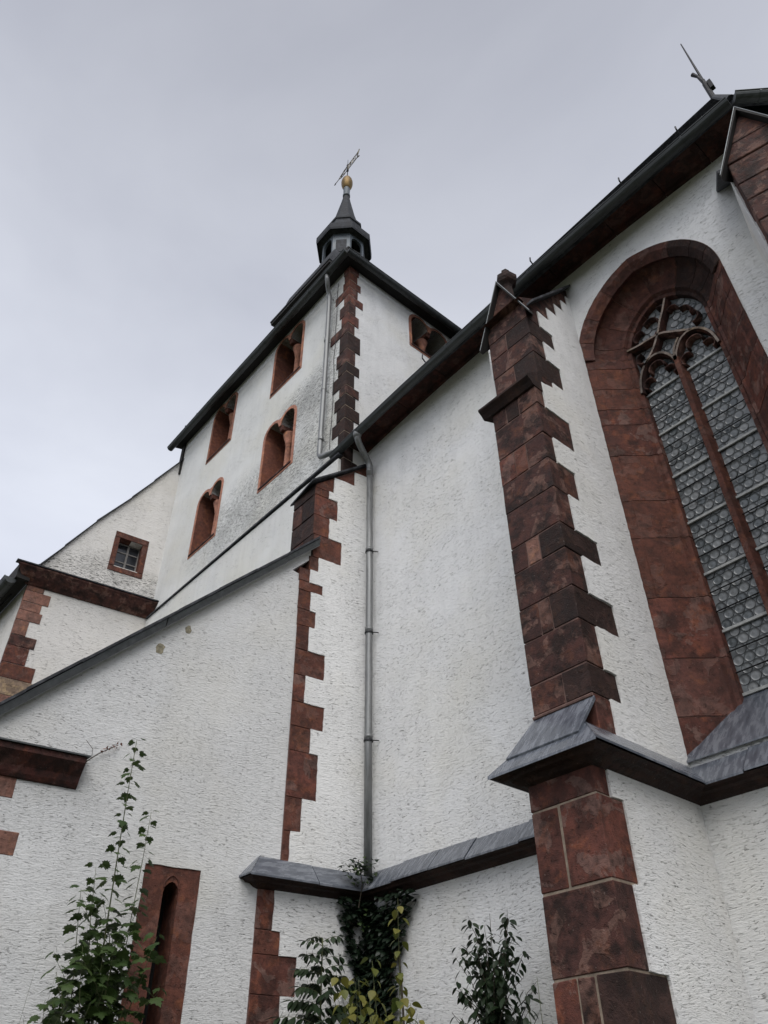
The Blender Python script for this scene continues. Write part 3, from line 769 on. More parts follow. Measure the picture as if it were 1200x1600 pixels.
for poly in ([(-1.02, 9.963), (-0.70, 9.963), (-0.69, 10.30), (-1.0, 10.03)], [(-0.69, 10.03), (-0.69, 10.305), (-0.30, 10.305), (-0.30, 10.60), (-0.69, 10.28)][1:], [(-0.30, 10.61), (0.02, 10.61), (0.02, 10.92), (-0.30, 10.63)]):
    stone_face(W, poly, -0.3, 0.0, U_, BW, 0.0, 0.0)
pts = [(0.02, 4.1), (0.02, 10.61), (-0.30, 10.61), (-0.30, 10.305), (-0.69, 10.305), (-0.69, 9.963)]
for z1, z0, t0, t1, _ in wq: pts += [(t1, z1), (t1, z0)]
mb = MB(); mb.sheet(W, ragged(pts, .06, .005), [], -.06, .013); mb.build('plaster', 'plaster_side', BW)
pts = [(0.02, -.05), (0.02, 3.9)]
for z1, z0, t0, t1, _ in wbase: pts += [(t1, z1), (t1, z0)]
mb = MB(); mb.sheet(W, ragged(pts, .06, .005), [], -.06, .013); mb.build('plaster', 'plaster_side', BW)
# front of the corner buttress
FW = Frame((0, 5.49), 0)
for z1, z0, xs in ((10.03, 9.82, [-8.56, -7.95]), (9.81, 9.40, [-8.56, -8.30, -7.95]), (9.39, 9.0, [-8.555, -7.945]), (9.0, 8.5, [-8.55, -8.2, -7.94])):
    for a, b in zip(xs, xs[1:]):
        stone_face(FW, [(a + .006, z0 + .006), (b - .006, z0 + .006), (b - .006, z1 - .006), (a + .006, z1 - .006)], -0.5, 0.0, 'stone_dark' if b < -8 else 'stone_black', BW, 0.008, .003)
# sloping cap of the corner buttress
mb = MB()
def cz(t): return 10.05 + (t + 1.05) * 0.82
c = []
for dz in (0, .045):
    for t, d in ((-1.12, 0.07), (0.0, 0.07), (0.0, -0.72), (-1.12, -0.72)):
        c.append(W(t, cz(t) + dz, d))
mb.cbox(c, .006); mb.build('cap', 'slate_roof', BW)

# --- second buttress at the turn of the polygon (top right)
B2 = part('buttress', CH)
F2s = Frame((-0.95, 6.5), 13.5 - 90)      # its left flank: u runs outwards from the wall
th2 = R(13.5); out2 = Vector((math.sin(th2), -math.cos(th2), 0)); al2 = Vector((math.cos(th2), math.sin(th2), 0))
p2 = Vector((-0.95, 6.5, 0))
def b2(l, w, z): q = p2 + out2 * l + al2 * w; return Vector((q.x, q.y, z))
def b2box(l0, l1, w0, w1, z0, z1, mat, name='stone', b=.01):
    mb = MB(); mb.cbox([b2(l1, w0, z0), b2(l1, w1, z0), b2(l0, w1, z0), b2(l0, w0, z0), b2(l1, w0, z1), b2(l1, w1, z1), b2(l0, w1, z1), b2(l0, w0, z1)], b)
    return mb.build(name, mat, B2)
b2box(-.3, 1.17, 0.01, .63, 0, 9.5, 'mortar_dark', 'core')
zz = 9.42; k = 0
while zz > 6.0:
    h = random.choice((.3, .36, .42)); tooth = .42 if k % 2 else .22
    if k % 3 == 1:
        b2box(1.19 - tooth, 1.19, 0, .28, zz - h + .005, zz - .005, 'stone_dark'); b2box(.8, 1.19, .292, .64, zz - h + .005, zz - .005, 'stone')
    else: b2box(1.19 - tooth, 1.19, 0, .64, zz - h + .005, zz - .005, random.choice(['stone', 'stone_dark']))
    zz -= h; k += 1
b2box(0, 1.19, 0.0, .64, -.05, 6.0, 'stone')
b2box(-.05, 0.9, -.013, .2, 0, 9.6, 'plaster_side', 'plaster', .004)
F2f = Frame((p2 + out2 * 1.19).xy, 13.5)
gablet(F2f, 0, 0.64, 9.45, 10.15, 1.0, B2)
mb = MB()
mb.cbox([b2(1.10, -.10, 9.53), b2(1.10, .74, 9.53), b2(-.1, .74, 10.9), b2(-.1, -.10, 10.9), b2(1.10, -.10, 9.59), b2(1.10, .74, 9.59), b2(-.1, .74, 10.96), b2(-.1, -.10, 10.96)], .005)
mb.build('cap', 'slate_roof', B2)

# --- eaves cornice, gutter, roof
xs_c = [-8.0, -7.3, -6.7, -5.8, -4.9, -4.1, -3.4, -2.4, -1.6, -0.95, -0.4]
zc = {-8.0: 11.25, -7.3: 11.32, -6.7: 11.38, -5.8: 11.44, -4.9: 11.48, -4.1: 11.505, -3.4: 11.52, -2.4: 11.515, -1.6: 11.46, -0.95: 11.41, -0.4: 11.40}
CO = part('cornice', CH)
cprof = [(-.02, 0), (.05, 0.0), (.075, .05), (.10, .055), (.13, .06), (.22, .055), (.33, .06), (.41, .09), (.42, .12), (-.02, .20)]
for xa, xb_ in zip(xs_c, xs_c[1:]):
    mb = MB()
    for x in (xa + .004, xb_ - .004):
        f = (x - xa) / (xb_ - xa); z0 = zc[xa] + (zc[xb_] - zc[xa]) * f
        mb.verts([(x, 6.5 - d, z0 + dz) for d, dz in cprof])
    n = len(cprof)
    for k in range(n): mb.face((k, (k + 1) % n, n + (k + 1) % n, n + k))
    mb.face(range(n)); mb.face([2 * n - 1 - k for k in range(n)])
    mb.build('cornice_stone', 'cornice', CO)
def gutter(pts, outward, r, parent, mat='zinc_dark', joint=0.62, name='gutter'):
    mb = MB(); seg = 9; o = Vector(outward)
    def ring(p, rr):
        return [Vector(p) + o * math.cos(a) * rr + Vector((0, 0, math.sin(a) * rr)) for a in [math.pi + math.pi * k / seg for k in range(seg + 1)]]
    rings = []
    for p in pts: rings.append(mb.verts(ring(p, r) + ring(p, r - .006)[::-1]))
    n = 2 * (seg + 1)
    for a, b in zip(rings, rings[1:]):
        for k in range(n): mb.face((a[k], a[(k + 1) % n], b[(k + 1) % n], b[k]))
    for end in (0, -1):
        mb.face(rings[end][:seg + 1] if end else rings[end][:seg + 1][::-1])
    gt = mb.build(name, mat, parent, smooth=False)
    bead = MB(); bead.tube([Vector(p) + o * r for p in pts], .011, 6); bead.build('bead', mat, gt)
    acc = 0.3
    for a, b in zip(pts, pts[1:]):
        a, b = Vector(a), Vector(b); L = (b - a).length
        while acc < L:
            p = a.lerp(b, acc / L); t = (b - a).normalized()
            jb = MB(); rr = []
            for dx in (-.014, .014): rr.append(jb.verts(ring(p + t * dx, r + .006) + ring(p + t * dx, r - .002)[::-1]))
            for k in range(n): jb.face((rr[0][k], rr[0][(k + 1) % n], rr[1][(k + 1) % n], rr[1][k]))
            jb.face(rr[0]); jb.face(rr[1][::-1])
            jb.build('joint', mat, gt); acc += joint * random.uniform(.85, 1.15)
        acc -= L
    return gt
gpts = [(-8.20, 5.975, 11.10), (-7.3, 5.975, 11.19), (-6.23, 5.975, 11.275), (-4.8, 5.975, 11.35), (-3.24, 5.975, 11.405), (-1.8, 5.975, 11.42), (-0.40, 5.975, 11.42)]
gutter(gpts, (0, -1, 0), 0.078, CH)
cp = Vector((-0.36, 5.975, 11.42))
gutter([cp + Vector((0.02, 0, 0)), cp + FP.u * 3.5], FP.n, 0.078, CH)
# roof with slate courses that step down towards the gutter
RF = part('roof', CH)
ridge = Vector((-0.8, 9.5, 17.66))
def roof_face(A, B, Cc, Dd, rows, nm='slates'):
    # A-B eave (left,right), Dd-Cc ridge
    A, B, Cc, Dd = map(Vector, (A, B, Cc, Dd)); mb = MB()
    nrm = (B - A).cross(Dd - A).normalized()
    for r in range(rows):
        f0, f1 = r / rows, (r + 1.25) / rows; f1 = min(1, f1)
        a0, b0 = A.lerp(Dd, f0), B.lerp(Cc, f0); a1, b1 = A.lerp(Dd, f1), B.lerp(Cc, f1)
        L = (b0 - a0).length; n = max(1, int(L / .28)); off = (r % 2) * .5
        for k in range(-1, n + 1):
            g0, g1 = max(0, (k + off) / n), min(1, (k + 1 + off) / n)
            if g1 - g0 < 1e-3: continue
            p = [a0.lerp(b0, g0 + .004 / max(L, .1)), a0.lerp(b0, g1 - .004 / max(L, .1)), a1.lerp(b1, g1), a1.lerp(b1, g0)]
            lift = .022 + jit(.004)
            p[0] = p[0] + nrm * lift; p[1] = p[1] + nrm * lift
            i = mb.verts(p + [q - nrm * .012 for q in p])
            mb.face(i[:4]); mb.face((i[0], i[4], i[5], i[1])); mb.face((i[1], i[5], i[6], i[2])); mb.face((i[3], i[7], i[4], i[0]))
    o = mb.build(nm, 'slate_roof', RF); tag(o, kind='stuff'); return o
deck = MB()
e0, e1 = Vector((-7.97, 6.02, 11.28)), Vector((-0.37, 6.02, 11.47))
e2 = e1 + FP.u * 4.0
r0 = Vector((-7.97, 9.5, 17.25))
deck.face(deck.verts([e0, e1, ridge, r0])); deck.face(deck.verts([e1, e2, ridge]))
deck.face(deck.verts([r0, ridge, (1.0, 13, 11.4), (-7.97, 13, 11.4)])); deck.face(deck.verts([ridge, e2, (1.0, 13, 11.4)]))
o = deck.build('roof_deck', 'slate_roof', RF)
sol = o.modifiers.new('thick', 'SOLIDIFY'); sol.thickness = .08; sol.offset = -1
up = Vector((0, -.87, .5)) * .01
roof_face(e0 + up, e1 + up, ridge + up, r0 + up, 24)
upb = Vector((FP.n.x * .87, FP.n.y * .87, .5)) * .01
roof_face(e1 + upb, e2 + upb, ridge + upb, ridge + upb + Vector((-.01, 0, 0)), 24)
mb = MB(); mb.tube([e1 + Vector((0, 0, .04)), ridge + Vector((0, 0, .04))], .05, 8); mb.build('hip_lead', 'slate_roof', RF)
# snow hooks and lightning wire along the eave
wire = []
for k, x in enumerate([-5.9, -5.1, -4.35, -3.55, -2.9, -2.5, -1.95, -1.55, -1.05, -0.75]):
    f = (x - e0.x) / (e1.x - e0.x); z = e0.z + (e1.z - e0.z) * f
    q = Vector((x, 6.02 + .20, z + .33)) + Vector((0, -.02, .02))
    mb = MB(); tall = k in (0, 3, 6, 8)
    if tall: mb.tube([q, q + Vector((0, -.10, -.0)), q + Vector((0, -.16, .05)), q + Vector((0, -.15, .14))], .011, 6)
    else: mb.tube([q, q + Vector((0, -.03, .06)), q + Vector((0, -.03, .085))], .010, 6)
    mb.build('roof_hook', 'iron', RF)
    wire.append(q + Vector((0, -.03, .085)))
mb = MB(); mb.tube(wire, .005, 5); mb.build('lightning_wire', 'iron', RF)
# lightning rod on the end of the ridge
mb = MB(); bx_, by_ = -0.815, 9.5
mb.tube([(bx_, by_, 17.2), (bx_, by_, 18.35)], .052, 10); mb.tube([(bx_, by_, 18.3), (bx_, by_, 18.5)], .04, 8)
mb.tube([(bx_, by_, 18.4), (bx_ - .04, by_, 18.75), (bx_ - .1, by_ - .04, 18.9)], [.04, .03, .045], 8)
mb.box(bx_ + .05, bx_ + .12, by_ - .05, by_ + .05, 18.0, 18.3)
rodo = mb.build('lightning_rod', 'iron', RF)
mb = MB(); mb.tube([(bx_, by_, 18.4), (bx_ + .01, by_, 20.35)], [.028, .012], 8); mb.build('rod_tip', 'iron', rodo) if False else mb.build('rod_tip', 'iron', RF)

# --- chancel downpipe
DP = part('downpipe', CH)
px, py = -7.652, 6.385
mb = MB()
mb.tube([(-7.50, 5.975, 11.22), (-7.50, 5.975, 11.12), (-7.505, 5.985, 11.06), (-7.53, 6.03, 11.0), (-7.58, 6.16, 10.92), (-7.63, 6.29, 10.85), (-7.648, 6.36, 10.79), (px, py, 10.72), (px, py, 10.5)], .056, 14)
mb.build('swan_neck', 'zinc', DP, smooth=True)
mb = MB(); mb.tube([(-7.50, 5.975, 11.20), (-7.50, 5.975, 11.12), (-7.50, 5.975, 11.06)], [.085, .075, .06], 14); mb.build('outlet', 'zinc', DP, smooth=True)
mb = MB(); mb.tube([(px, py, 10.6), (px + .004, py, 8.2), (px - .004, py, 6.0), (px + .003, py, 4.13)], .052, 16); mb.build('pipe', 'zinc', DP, smooth=True)
for z in (10.62, 8.95, 7.50, 5.86):
    mb = MB(); mb.tube([(px, py, z - .03), (px, py, z + .03)], .059, 14); mb.build('sleeve', 'zinc', DP, smooth=True)
for z in (8.90, 7.44, 5.80):
    mb = MB(); mb.tube([(px, py, z - .012), (px, py, z + .012)], .064, 14); mb.tube([(px + .04, py, z), (px + .10, py + .1, z)], .008, 6); mb.build('clip', 'iron', DP)

# ================================================================== TOWER
TW = thing('church_tower', 'white plastered church tower with twin-arched belfry windows, sandstone quoins and slate lantern', 'church tower', (-11.5, 8.5, 0))
def twin_outline(u0, z0, w, h, band=0.0):
    # returns outline of the twin-arched opening grown by band, counter-clockwise
    gap = 0.075; r = (w - gap) / 4; s = z0 + h - r
    pts = [(u0 - band, z0 - band), (u0 + w + band, z0 - band)]
    n = 8
    for c_ in (u0 + w - r, u0 + r):
        for k in range(n + 1):
            a = math.pi * k / n; x = c_ + (r + band) * math.cos(a); z = s + (r + band) * math.sin(a)
            if band and ((c_ > u0 + w / 2 and x < u0 + w / 2 + .004) or (c_ < u0 + w / 2 and x > u0 + w / 2 - .004)): continue
            pts.append((x, z))
    return pts
south = [(-13.52, 11.93, 1.02, 1.68), (-10.76, 12.07, 1.08, 1.66), (-13.48, 14.78, 1.00, 1.70), (-10.72, 14.87, 1.06, 1.70)]
east = [(7.86, 15.52, 1.14, 1.13)]
wallm = MB()
wallm.sheet(FT, [(-15.05, 10.95), (-7.99, 10.95), (-7.99, 16.8), (-15.05, 16.8)], [twin_outline(*w_) for w_ in south], -0.9, 0.0)
wallm.build('wall', 'plaster_tower', TW)
wallm = MB()
wallm.prism(Frame((0, 5.975), 0), [(-15.05, 0), (-8.02, 0), (-8.02, 10.94), (-15.05, 10.94)], -0.9, 0); wallm.build('wall', 'plaster_tower', TW)
wallm = MB()
wallm.sheet(FE, [(6.051, 0), (11.0, 0), (11.0, 16.8), (6.051, 16.8)], [twin_outline(*w_) for w_ in east], -0.9, 0.0)
wallm.build('wall', 'plaster', TW)
wallm = MB(); wallm.box(-15.05, -8.0, 10.6, 11.0, 0, 16.8); wallm.box(-15.05, -14.7, 6.96, 10.6, 0, 16.8); wallm.build('wall', 'plaster', TW)
def twin_window(fr, u0, z0, w, h):
    wn_ = part('window', TW)
    mb = MB()
    mb.sheet(fr, twin_outline(u0, z0, w, h, 0.075), [twin_outline(u0, z0, w, h, 0.0)], -0.03, 0.012); mb.build('frame', 'painted_stone', wn_)
    mb = MB(); ol = twin_outline(u0, z0, w, h)
    A = mb.verts([fr(u, z, 0.0) for u, z in ol]); B = mb.verts([fr(u + (.05 if u < u0 + .1 else 0), z, -0.62) for u, z in ol])
    for k in range(len(ol)): mb.face((A[k], B[k], B[(k + 1) % len(ol)], A[(k + 1) % len(ol)]))
    mb.build('reveal', 'reveal', wn_)
    mb = MB(); mb.prism(fr, [(u0 - .3, z0 - .2), (u0 + w + .3, z0 - .2), (u0 + w + .3, z0 + h + .2), (u0 - .3, z0 + h + .2)], -0.70, -0.62); mb.build('dark_inside', 'black', wn_)  # near-black panel paints the dark interior behind the opening
    uc = u0 + w / 2; s = z0 + h - (w - .075) / 4
    mb = MB(); mb.cbox([fr(uc - .055, s - .10, -.04), fr(uc + .055, s - .10, -.04), fr(uc + .075, s - .10, -.5), fr(uc - .075, s - .10, -.5), fr(uc - .055, s + .03, -.005), fr(uc + .055, s + .03, -.005), fr(uc + .075, s + .03, -.56), fr(uc - .075, s + .03, -.56)], .01)
    mb.build('impost', 'stone_rust', wn_)
    mb = MB(); c = fr(uc, 0, -.26); c.z = z0 - .02
    hh = s - .10 - z0 + .02
    mb.lathe(c, [(.115, 0), (.115, .08), (.085, .12), (.075, .16), (.068, hh - .30), (.085, hh - .28), (.075, hh - .25), (.115, hh - .12), (.135, hh - .04), (.14, hh)], 14); mb.build('colonnette', 'painted_stone', wn_, smooth=True)
    mb = MB(); mb.prism(fr, [(u0 - .03, z0 - .03), (u0 + w + .03, z0 - .03), (u0 + w + .03, z0 + .008), (u0 - .03, z0 + .008)], -.5, .03); mb.build('sill', 'stone_dark', wn_)
    return wn_
for w_ in south: twin_window(FT, *w_)
for w_ in east: twin_window(FE, *w_)
# offset ledge across the foot of the upper wall
mb = MB(); mb.prism(Frame((0, 5.975), 0), [(-15.0, 10.93), (-7.98, 11.0), (-7.98, 11.04), (-15.0, 10.97)], -0.12, 0.035); mb.build('offset_ledge', 'slate_roof', TW)
# quoins: each stone wraps the corner
qz = [16.76, 16.53, 16.27, 16.0, 15.72, 15.46, 15.09, 14.76, 14.46, 13.94, 13.53, 13.25, 12.87, 12.62, 12.3, 11.97, 11.63, 11.3, 10.97, 10.6, 10.2, 9.8]
qs = [-8.16, -8.13, -8.17, -8.42, -8.12, -8.25, -8.18, -8.53, -8.21, -8.29, -8.22, -8.38, -8.16, -8.29, -8.21, -8.33, -8.14, -8.3, -8.15, -8.3, -8.15]
qe = [6.30, 6.26, 6.36, 6.28, 6.43, 6.23, 6.32, 6.21, 6.37, 6.25, 6.36, 6.24, 6.36, 6.28, 6.38, 6.25, 6.35, 6.25, 6.35, 6.25, 6.35]
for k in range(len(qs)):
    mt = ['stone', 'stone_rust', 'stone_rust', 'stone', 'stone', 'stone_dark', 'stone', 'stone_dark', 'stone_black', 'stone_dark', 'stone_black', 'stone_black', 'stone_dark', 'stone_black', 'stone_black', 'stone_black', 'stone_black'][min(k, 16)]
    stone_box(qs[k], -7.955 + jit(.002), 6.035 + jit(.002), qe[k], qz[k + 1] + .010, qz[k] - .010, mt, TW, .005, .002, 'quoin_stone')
mb = MB(); mb.box(-8.10, -7.962, 6.042, 6.22, 9.8, 16.7); mb.build('quoin_mortar', 'mortar_pale', TW)
# eaves: dark soffit, gutters
mb = MB()
mb.hexa([(-15.3, 5.74, 16.42), (-7.66, 5.74, 16.72), (-7.66, 6.08, 16.78), (-15.3, 6.08, 16.52), (-15.3, 5.74, 16.56), (-7.66, 5.74, 16.86), (-7.66, 6.08, 16.92), (-15.3, 6.08, 16.9)])
mb.hexa([(-7.97, 6.0, 16.76), (-7.66, 5.76, 16.73), (-7.66, 11.3, 16.78), (-7.97, 11.3, 16.8), (-7.97, 6.0, 16.95), (-7.66, 5.76, 16.88), (-7.66, 11.3, 16.92), (-7.97, 11.3, 16.95)])
mb.build('eaves', 'dark', TW)
gutter([(-15.22, 5.70, 16.26), (-14.5, 5.70, 16.29), (-13, 5.70, 16.36), (-11, 5.70, 16.42), (-9.5, 5.70, 16.48), (-8.5, 5.70, 16.53), (-7.63, 5.70, 16.60)], (0, -1, 0), .082, TW)
gutter([(-7.62, 5.70, 16.60), (-7.62, 8, 16.66), (-7.62, 11.2, 16.72)], (1, 0, 0), .082, TW)
# hipped roof, low enough to hide behind the gutters
mb = MB()
e = [(-15.3, 5.75, 16.6), (-7.64, 5.75, 16.8), (-7.64, 11.25, 16.8), (-15.3, 11.25, 16.6)]; t_ = [(-12.7, 7.4, 18.0), (-10.3, 7.4, 18.0), (-10.3, 9.6, 18.0), (-12.7, 9.6, 18.0)]
ei, ti = mb.verts(e), mb.verts(t_)
for k in range(4): mb.face((ei[k], ei[(k + 1) % 4], ti[(k + 1) % 4], ti[k]))
mb.face(ti); mb.face(ei[::-1])
mb.build('roof', 'slate_roof', TW)
for (x, y) in ((-14.55, 5.78), (-13.95, 5.78)):
    mb = MB(); mb.tube([(x, y, 16.5), (x - .02, y + .02, 16.62), (x - .1, y - .02, 16.72)], [.05, .05, .02], 6); mb.build('roof_hook', 'iron', TW)
mb = MB(); mb.box(-15.16, -15.02, 6.0, 6.2, 15.4, 16.5); mb.build('corner_board', 'dark', TW)
# tower downpipe
TP = part('downpipe', TW)
mb = MB(); mb.tube([(-8.33, 5.70, 16.5), (-8.34, 5.72, 16.36), (-8.42, 5.80, 16.26), (-8.50, 5.90, 16.17), (-8.51, 5.93, 16.05), (-8.51, 5.93, 13.6), (-8.53, 5.93, 12.0), (-8.535, 5.93, 11.36), (-8.50, 5.93, 11.29), (-8.40, 5.94, 11.25), (-8.12, 5.95, 11.17)], .05, 12)
mb.build('pipe', 'zinc', TP, smooth=True)
for z in (16.1, 14.6, 13.1, 11.75):
    mb = MB(); mb.tube([(-8.52, 5.93, z - .03), (-8.52, 5.93, z + .03)], .058, 12); mb.tube([(-8.52, 5.93, z), (-8.52, 6.06, z)], .008, 6); mb.build('clip', 'zinc', TP)
mb = MB(); mb.tube([(-8.34, 6.03, 16.5)] + [(-8.36 + jit(.02), 6.03, 16.2 - .45 * k) for k in range(12)], .006, 5); mb.build('cable', 'cable', TW)

# --- drum, ogee hood, lantern, spire, ball and vane
LX, LY = -11.5, 8.47
LA = part('lantern', TW)
def square_ring(mb, hx, hy, z, cx=LX, cy=LY): return mb.verts([(cx - hx, cy - hy, z), (cx + hx, cy - hy, z), (cx + hx, cy + hy, z), (cx - hx, cy + hy, z)])
def square_loft(prof, name, mat):
    mb = MB(); rings = [square_ring(mb, h, h * 1.08, z) for h, z in prof]
    for a, b in zip(rings, rings[1:]):
        for k in range(4): mb.face((a[k], a[(k + 1) % 4], b[(k + 1) % 4], b[k]))
    mb.face(rings[0][::-1]); mb.face(rings[-1]); return mb.build(name, mat, LA)
square_loft([(1.05, 17.0), (1.05, 19.75), (1.14, 19.80), (1.14, 19.92), (1.22, 19.97), (1.22, 20.10), (1.30, 20.15), (1.30, 20.28), (1.40, 20.34), (1.40, 20.44)], 'drum', 'dark')
square_loft([(1.42, 20.44), (1.42, 20.50), (1.26, 20.72), (1.17, 20.98), (1.16, 21.15), (1.14, 21.35), (1.09, 21.6), (1.00, 21.85), (0.94, 22.0)], 'hood', 'slate_roof')
O8 = math.pi / 8
def oct_(prof, name, mat, smooth=False):
    mb = MB(); mb.lathe((LX, LY, 0), [(r * .86, z) for r, z in prof], 8, rot=O8); return mb.build(name, mat, LA)
oct_([(1.02, 21.9), (1.02, 22.05), (0.98, 22.15), (1.0, 22.4), (0.96, 22.42), (0.93, 22.60), (.90, 22.9), (0.86, 22.92)], 'base', 'slate_lantern')
for k in range(8):
    a = k * math.pi / 4; ra = 0.70 * math.cos(O8)
    c = Vector((LX + ra * math.cos(a), LY + ra * math.sin(a), 0)); fr = Frame((c.x, c.y), math.degrees(a) + 90); hw = 0.70 * math.sin(O8)
    z0, z1 = 22.86, 24.06
    if k % 2:      # closed diagonal face with a slate panel
        mb = MB(); mb.prism(fr, [(-hw, z0), (hw, z0), (hw, z1), (-hw, z1)], -.08, 0); mb.build('lantern_face', 'lead', LA)
        mb = MB(); mb.prism(fr, [(-hw * .62, z0 + .16), (hw * .62, z0 + .16), (hw * .62, z0 + .82), (-hw * .62, z0 + .82)], -.02, .015, 0, .01); mb.build('slate_panel', 'slate_roof', LA)
    else:          # open arched face
        zs = z1 - .38; r = hw * .78
        hole = [(-r, z0 + .02), (r, z0 + .02), (r, zs)] + [(r * math.cos(math.pi * j / 8), zs + .22 * math.sin(math.pi * j / 8)) for j in range(1, 8)] + [(-r, zs)]
        mb = MB(); mb.sheet(fr, [(-hw, z0), (hw, z0), (hw, z1), (-hw, z1)], [hole], -.08, 0.0); mb.build('lantern_face', 'lead', LA)
oct_([(.42, 22.9), (.42, 24.0)], 'bell_frame', 'black')
oct_([(0.76, 24.0), (0.80, 24.03), (1.0, 24.08), (1.06, 24.02), (1.08, 24.10), (1.08, 24.34), (.98, 24.42)], 'eave', 'slate_lantern')
oct_([(1.0, 24.34), (.82, 24.60), (.70, 24.95), (.66, 25.05), (.66, 25.13), (.70, 25.15), (.70, 25.24), (.60, 25.34)], 'skirt', 'slate_lantern')
oct_([(.62, 25.28), (.50, 25.55), (.40, 25.95), (.30, 26.45), (.20, 26.95), (.14, 27.3), (.11, 27.5)], 'spire', 'slate_lantern')
mb = MB(); mb.lathe((LX, LY, 27.4), [(.13, 0), (.13, .12), (.11, .14), (.12, .5), (.1, .62)], 12); mb.build('neck', 'lead', LA, smooth=True)
mb = MB(); mb.lathe((LX, LY, 28.33), [(.205 * math.sin(math.pi * k / 12) + .001, -.43 * math.cos(math.pi * k / 12)) for k in range(13)], 18); mb.build('ball', 'gold', LA, smooth=True)
mb = MB(); mb.tube([(LX, LY, 28.7), (LX, LY, 29.0), (LX, LY, 30.05)], [.022, .018, .008], 8); mb.build('vane_rod', 'iron', LA)
FV = Frame((LX, LY), -3); FV.k = 0.6          # vane plane
def vstrip(pts, r=.014):
    mb = MB(); mb.tube([FV(u, z) for u, z in pts], r, 6); return mb.build('vane_strip', 'vane', LA)
VZ = 29.45
s_ = 1.0
vstrip([(0.04, VZ + .17), (1.0, VZ + .17)]); vstrip([(0.04, VZ - .15), (0.95, VZ - .15)]); vstrip([(0.05, VZ + .17), (0.05, VZ - .15)])
vstrip([(1.0, VZ + .17), (1.18, VZ + .27), (1.05, VZ + .06), (.95, VZ + .0), (1.02, VZ - .1), (1.2, VZ - .22), (.95, VZ - .15)], .02)
mb = MB(); mb.prism(FV, [(.10, VZ - .12), (.92, VZ - .12), (.92, VZ + .14), (.10, VZ + .14)], -.004, .004); 
vstrip([(0.22, VZ - .1), (0.22, VZ + .12), (.36, VZ + .12), (.36, VZ + .0), (.22, VZ + .0)], .016); vstrip([(.5, VZ - .1), (.5, VZ + .12)], .016); vstrip([(.64, VZ - .1), (.64, VZ + .12), (.78, VZ - .1), (.78, VZ + .12)], .016)
vstrip([(-.05, VZ + .17), (-.35, VZ + .15), (-.7, VZ + .08), (-.92, VZ)], .014); vstrip([(-.05, VZ - .12), (-.35, VZ - .15), (-.7, VZ - .1), (-.92, VZ)], .014)
vstrip([(-.2, VZ + .1), (-.4, VZ + .06), (-.35, VZ - .08), (-.55, VZ + .03), (-.7, VZ - .04)], .016)
vstrip([(-.92, VZ), (-1.35, VZ)], .012)
mb = MB(); mb.prism(FV, [(-1.42, VZ), (-1.28, VZ + .06), (-1.25, VZ), (-1.28, VZ - .06)], -.01, .01); mb.build('vane_tip', 'iron', LA)
mb = MB(); mb.box(LX - .03, LX + .03, LY - .03, LY + .03, VZ - .25, VZ + .22); mb.build('vane_pivot', 'iron', LA)

# ================================================================== ANNEX (lean-to end wall)
AN = thing('annex', 'white lean-to annex with sloping slate verge and narrow stone slit window', 'annex', (-10, 4, 0))
FA = Frame((W(0, 0, -.035).x, W(0, 0, -.035).y), 82)
verge = lambda t: 8.90 + (t + 0.95) * 1.008
slit_open = [(-2.485, 2.2), (-2.315, 2.2), (-2.315, 3.70), (-2.33, 3.755), (-2.365, 3.795), (-2.40, 3.81), (-2.435, 3.795), (-2.47, 3.755), (-2.485, 3.70)]
blk = [(-2.725, 1.9), (-2.10, 1.9), (-2.105, 3.955), (-2.72, 3.95)]
qa = [(-5.08, 4.60, 4.36, -4.19), (-5.08, 4.05, 3.83, -4.03), (-5.08, 3.4, 3.1, -4.2), (-5.08, 2.5, 2.1, -4.1)]
mb = MB()
mb.sheet(FA, [(-5.08, 0), (-1.15, 0), (-1.15, 8.18), (-1.31, 8.22), (-1.02, 8.52), (-1.02, 8.78), (-5.08, verge(-5.08) - .06)], [ragged([(u, z) for u, z in blk], .15, .005)], -0.5, 0.014)
mb.build('wall', 'plaster_annex', AN)
mb = MB(); mb.sheet(FA, [(-2.76, 1.86), (-2.07, 1.86), (-2.07, 3.99), (-2.76, 3.99)], [slit_open], -0.45, 0.0); mb.build('slit_frame', 'stone_rust', AN)
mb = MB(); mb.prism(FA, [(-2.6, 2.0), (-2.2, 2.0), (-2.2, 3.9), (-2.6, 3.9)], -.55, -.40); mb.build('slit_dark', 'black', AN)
mb = MB(); mb.tube([FA(-2.40 + .085 * math.sin(a), 3.775 + .095 * math.cos(a) - abs(math.sin(a)) * .02, 0.002) for a in [-1.7 + 3.4 * k / 10 for k in range(11)]], .010, 6); mb.build('slit_hood', 'stone_rust', AN)
for t0, z1, z0, t1 in qa: stone_face(FA, [(t0, z0), (t1, z0), (t1, z1), (t0, z1)], -.3, .020, 'stone_pale', AN, .006, .004, 'quoin_stone')
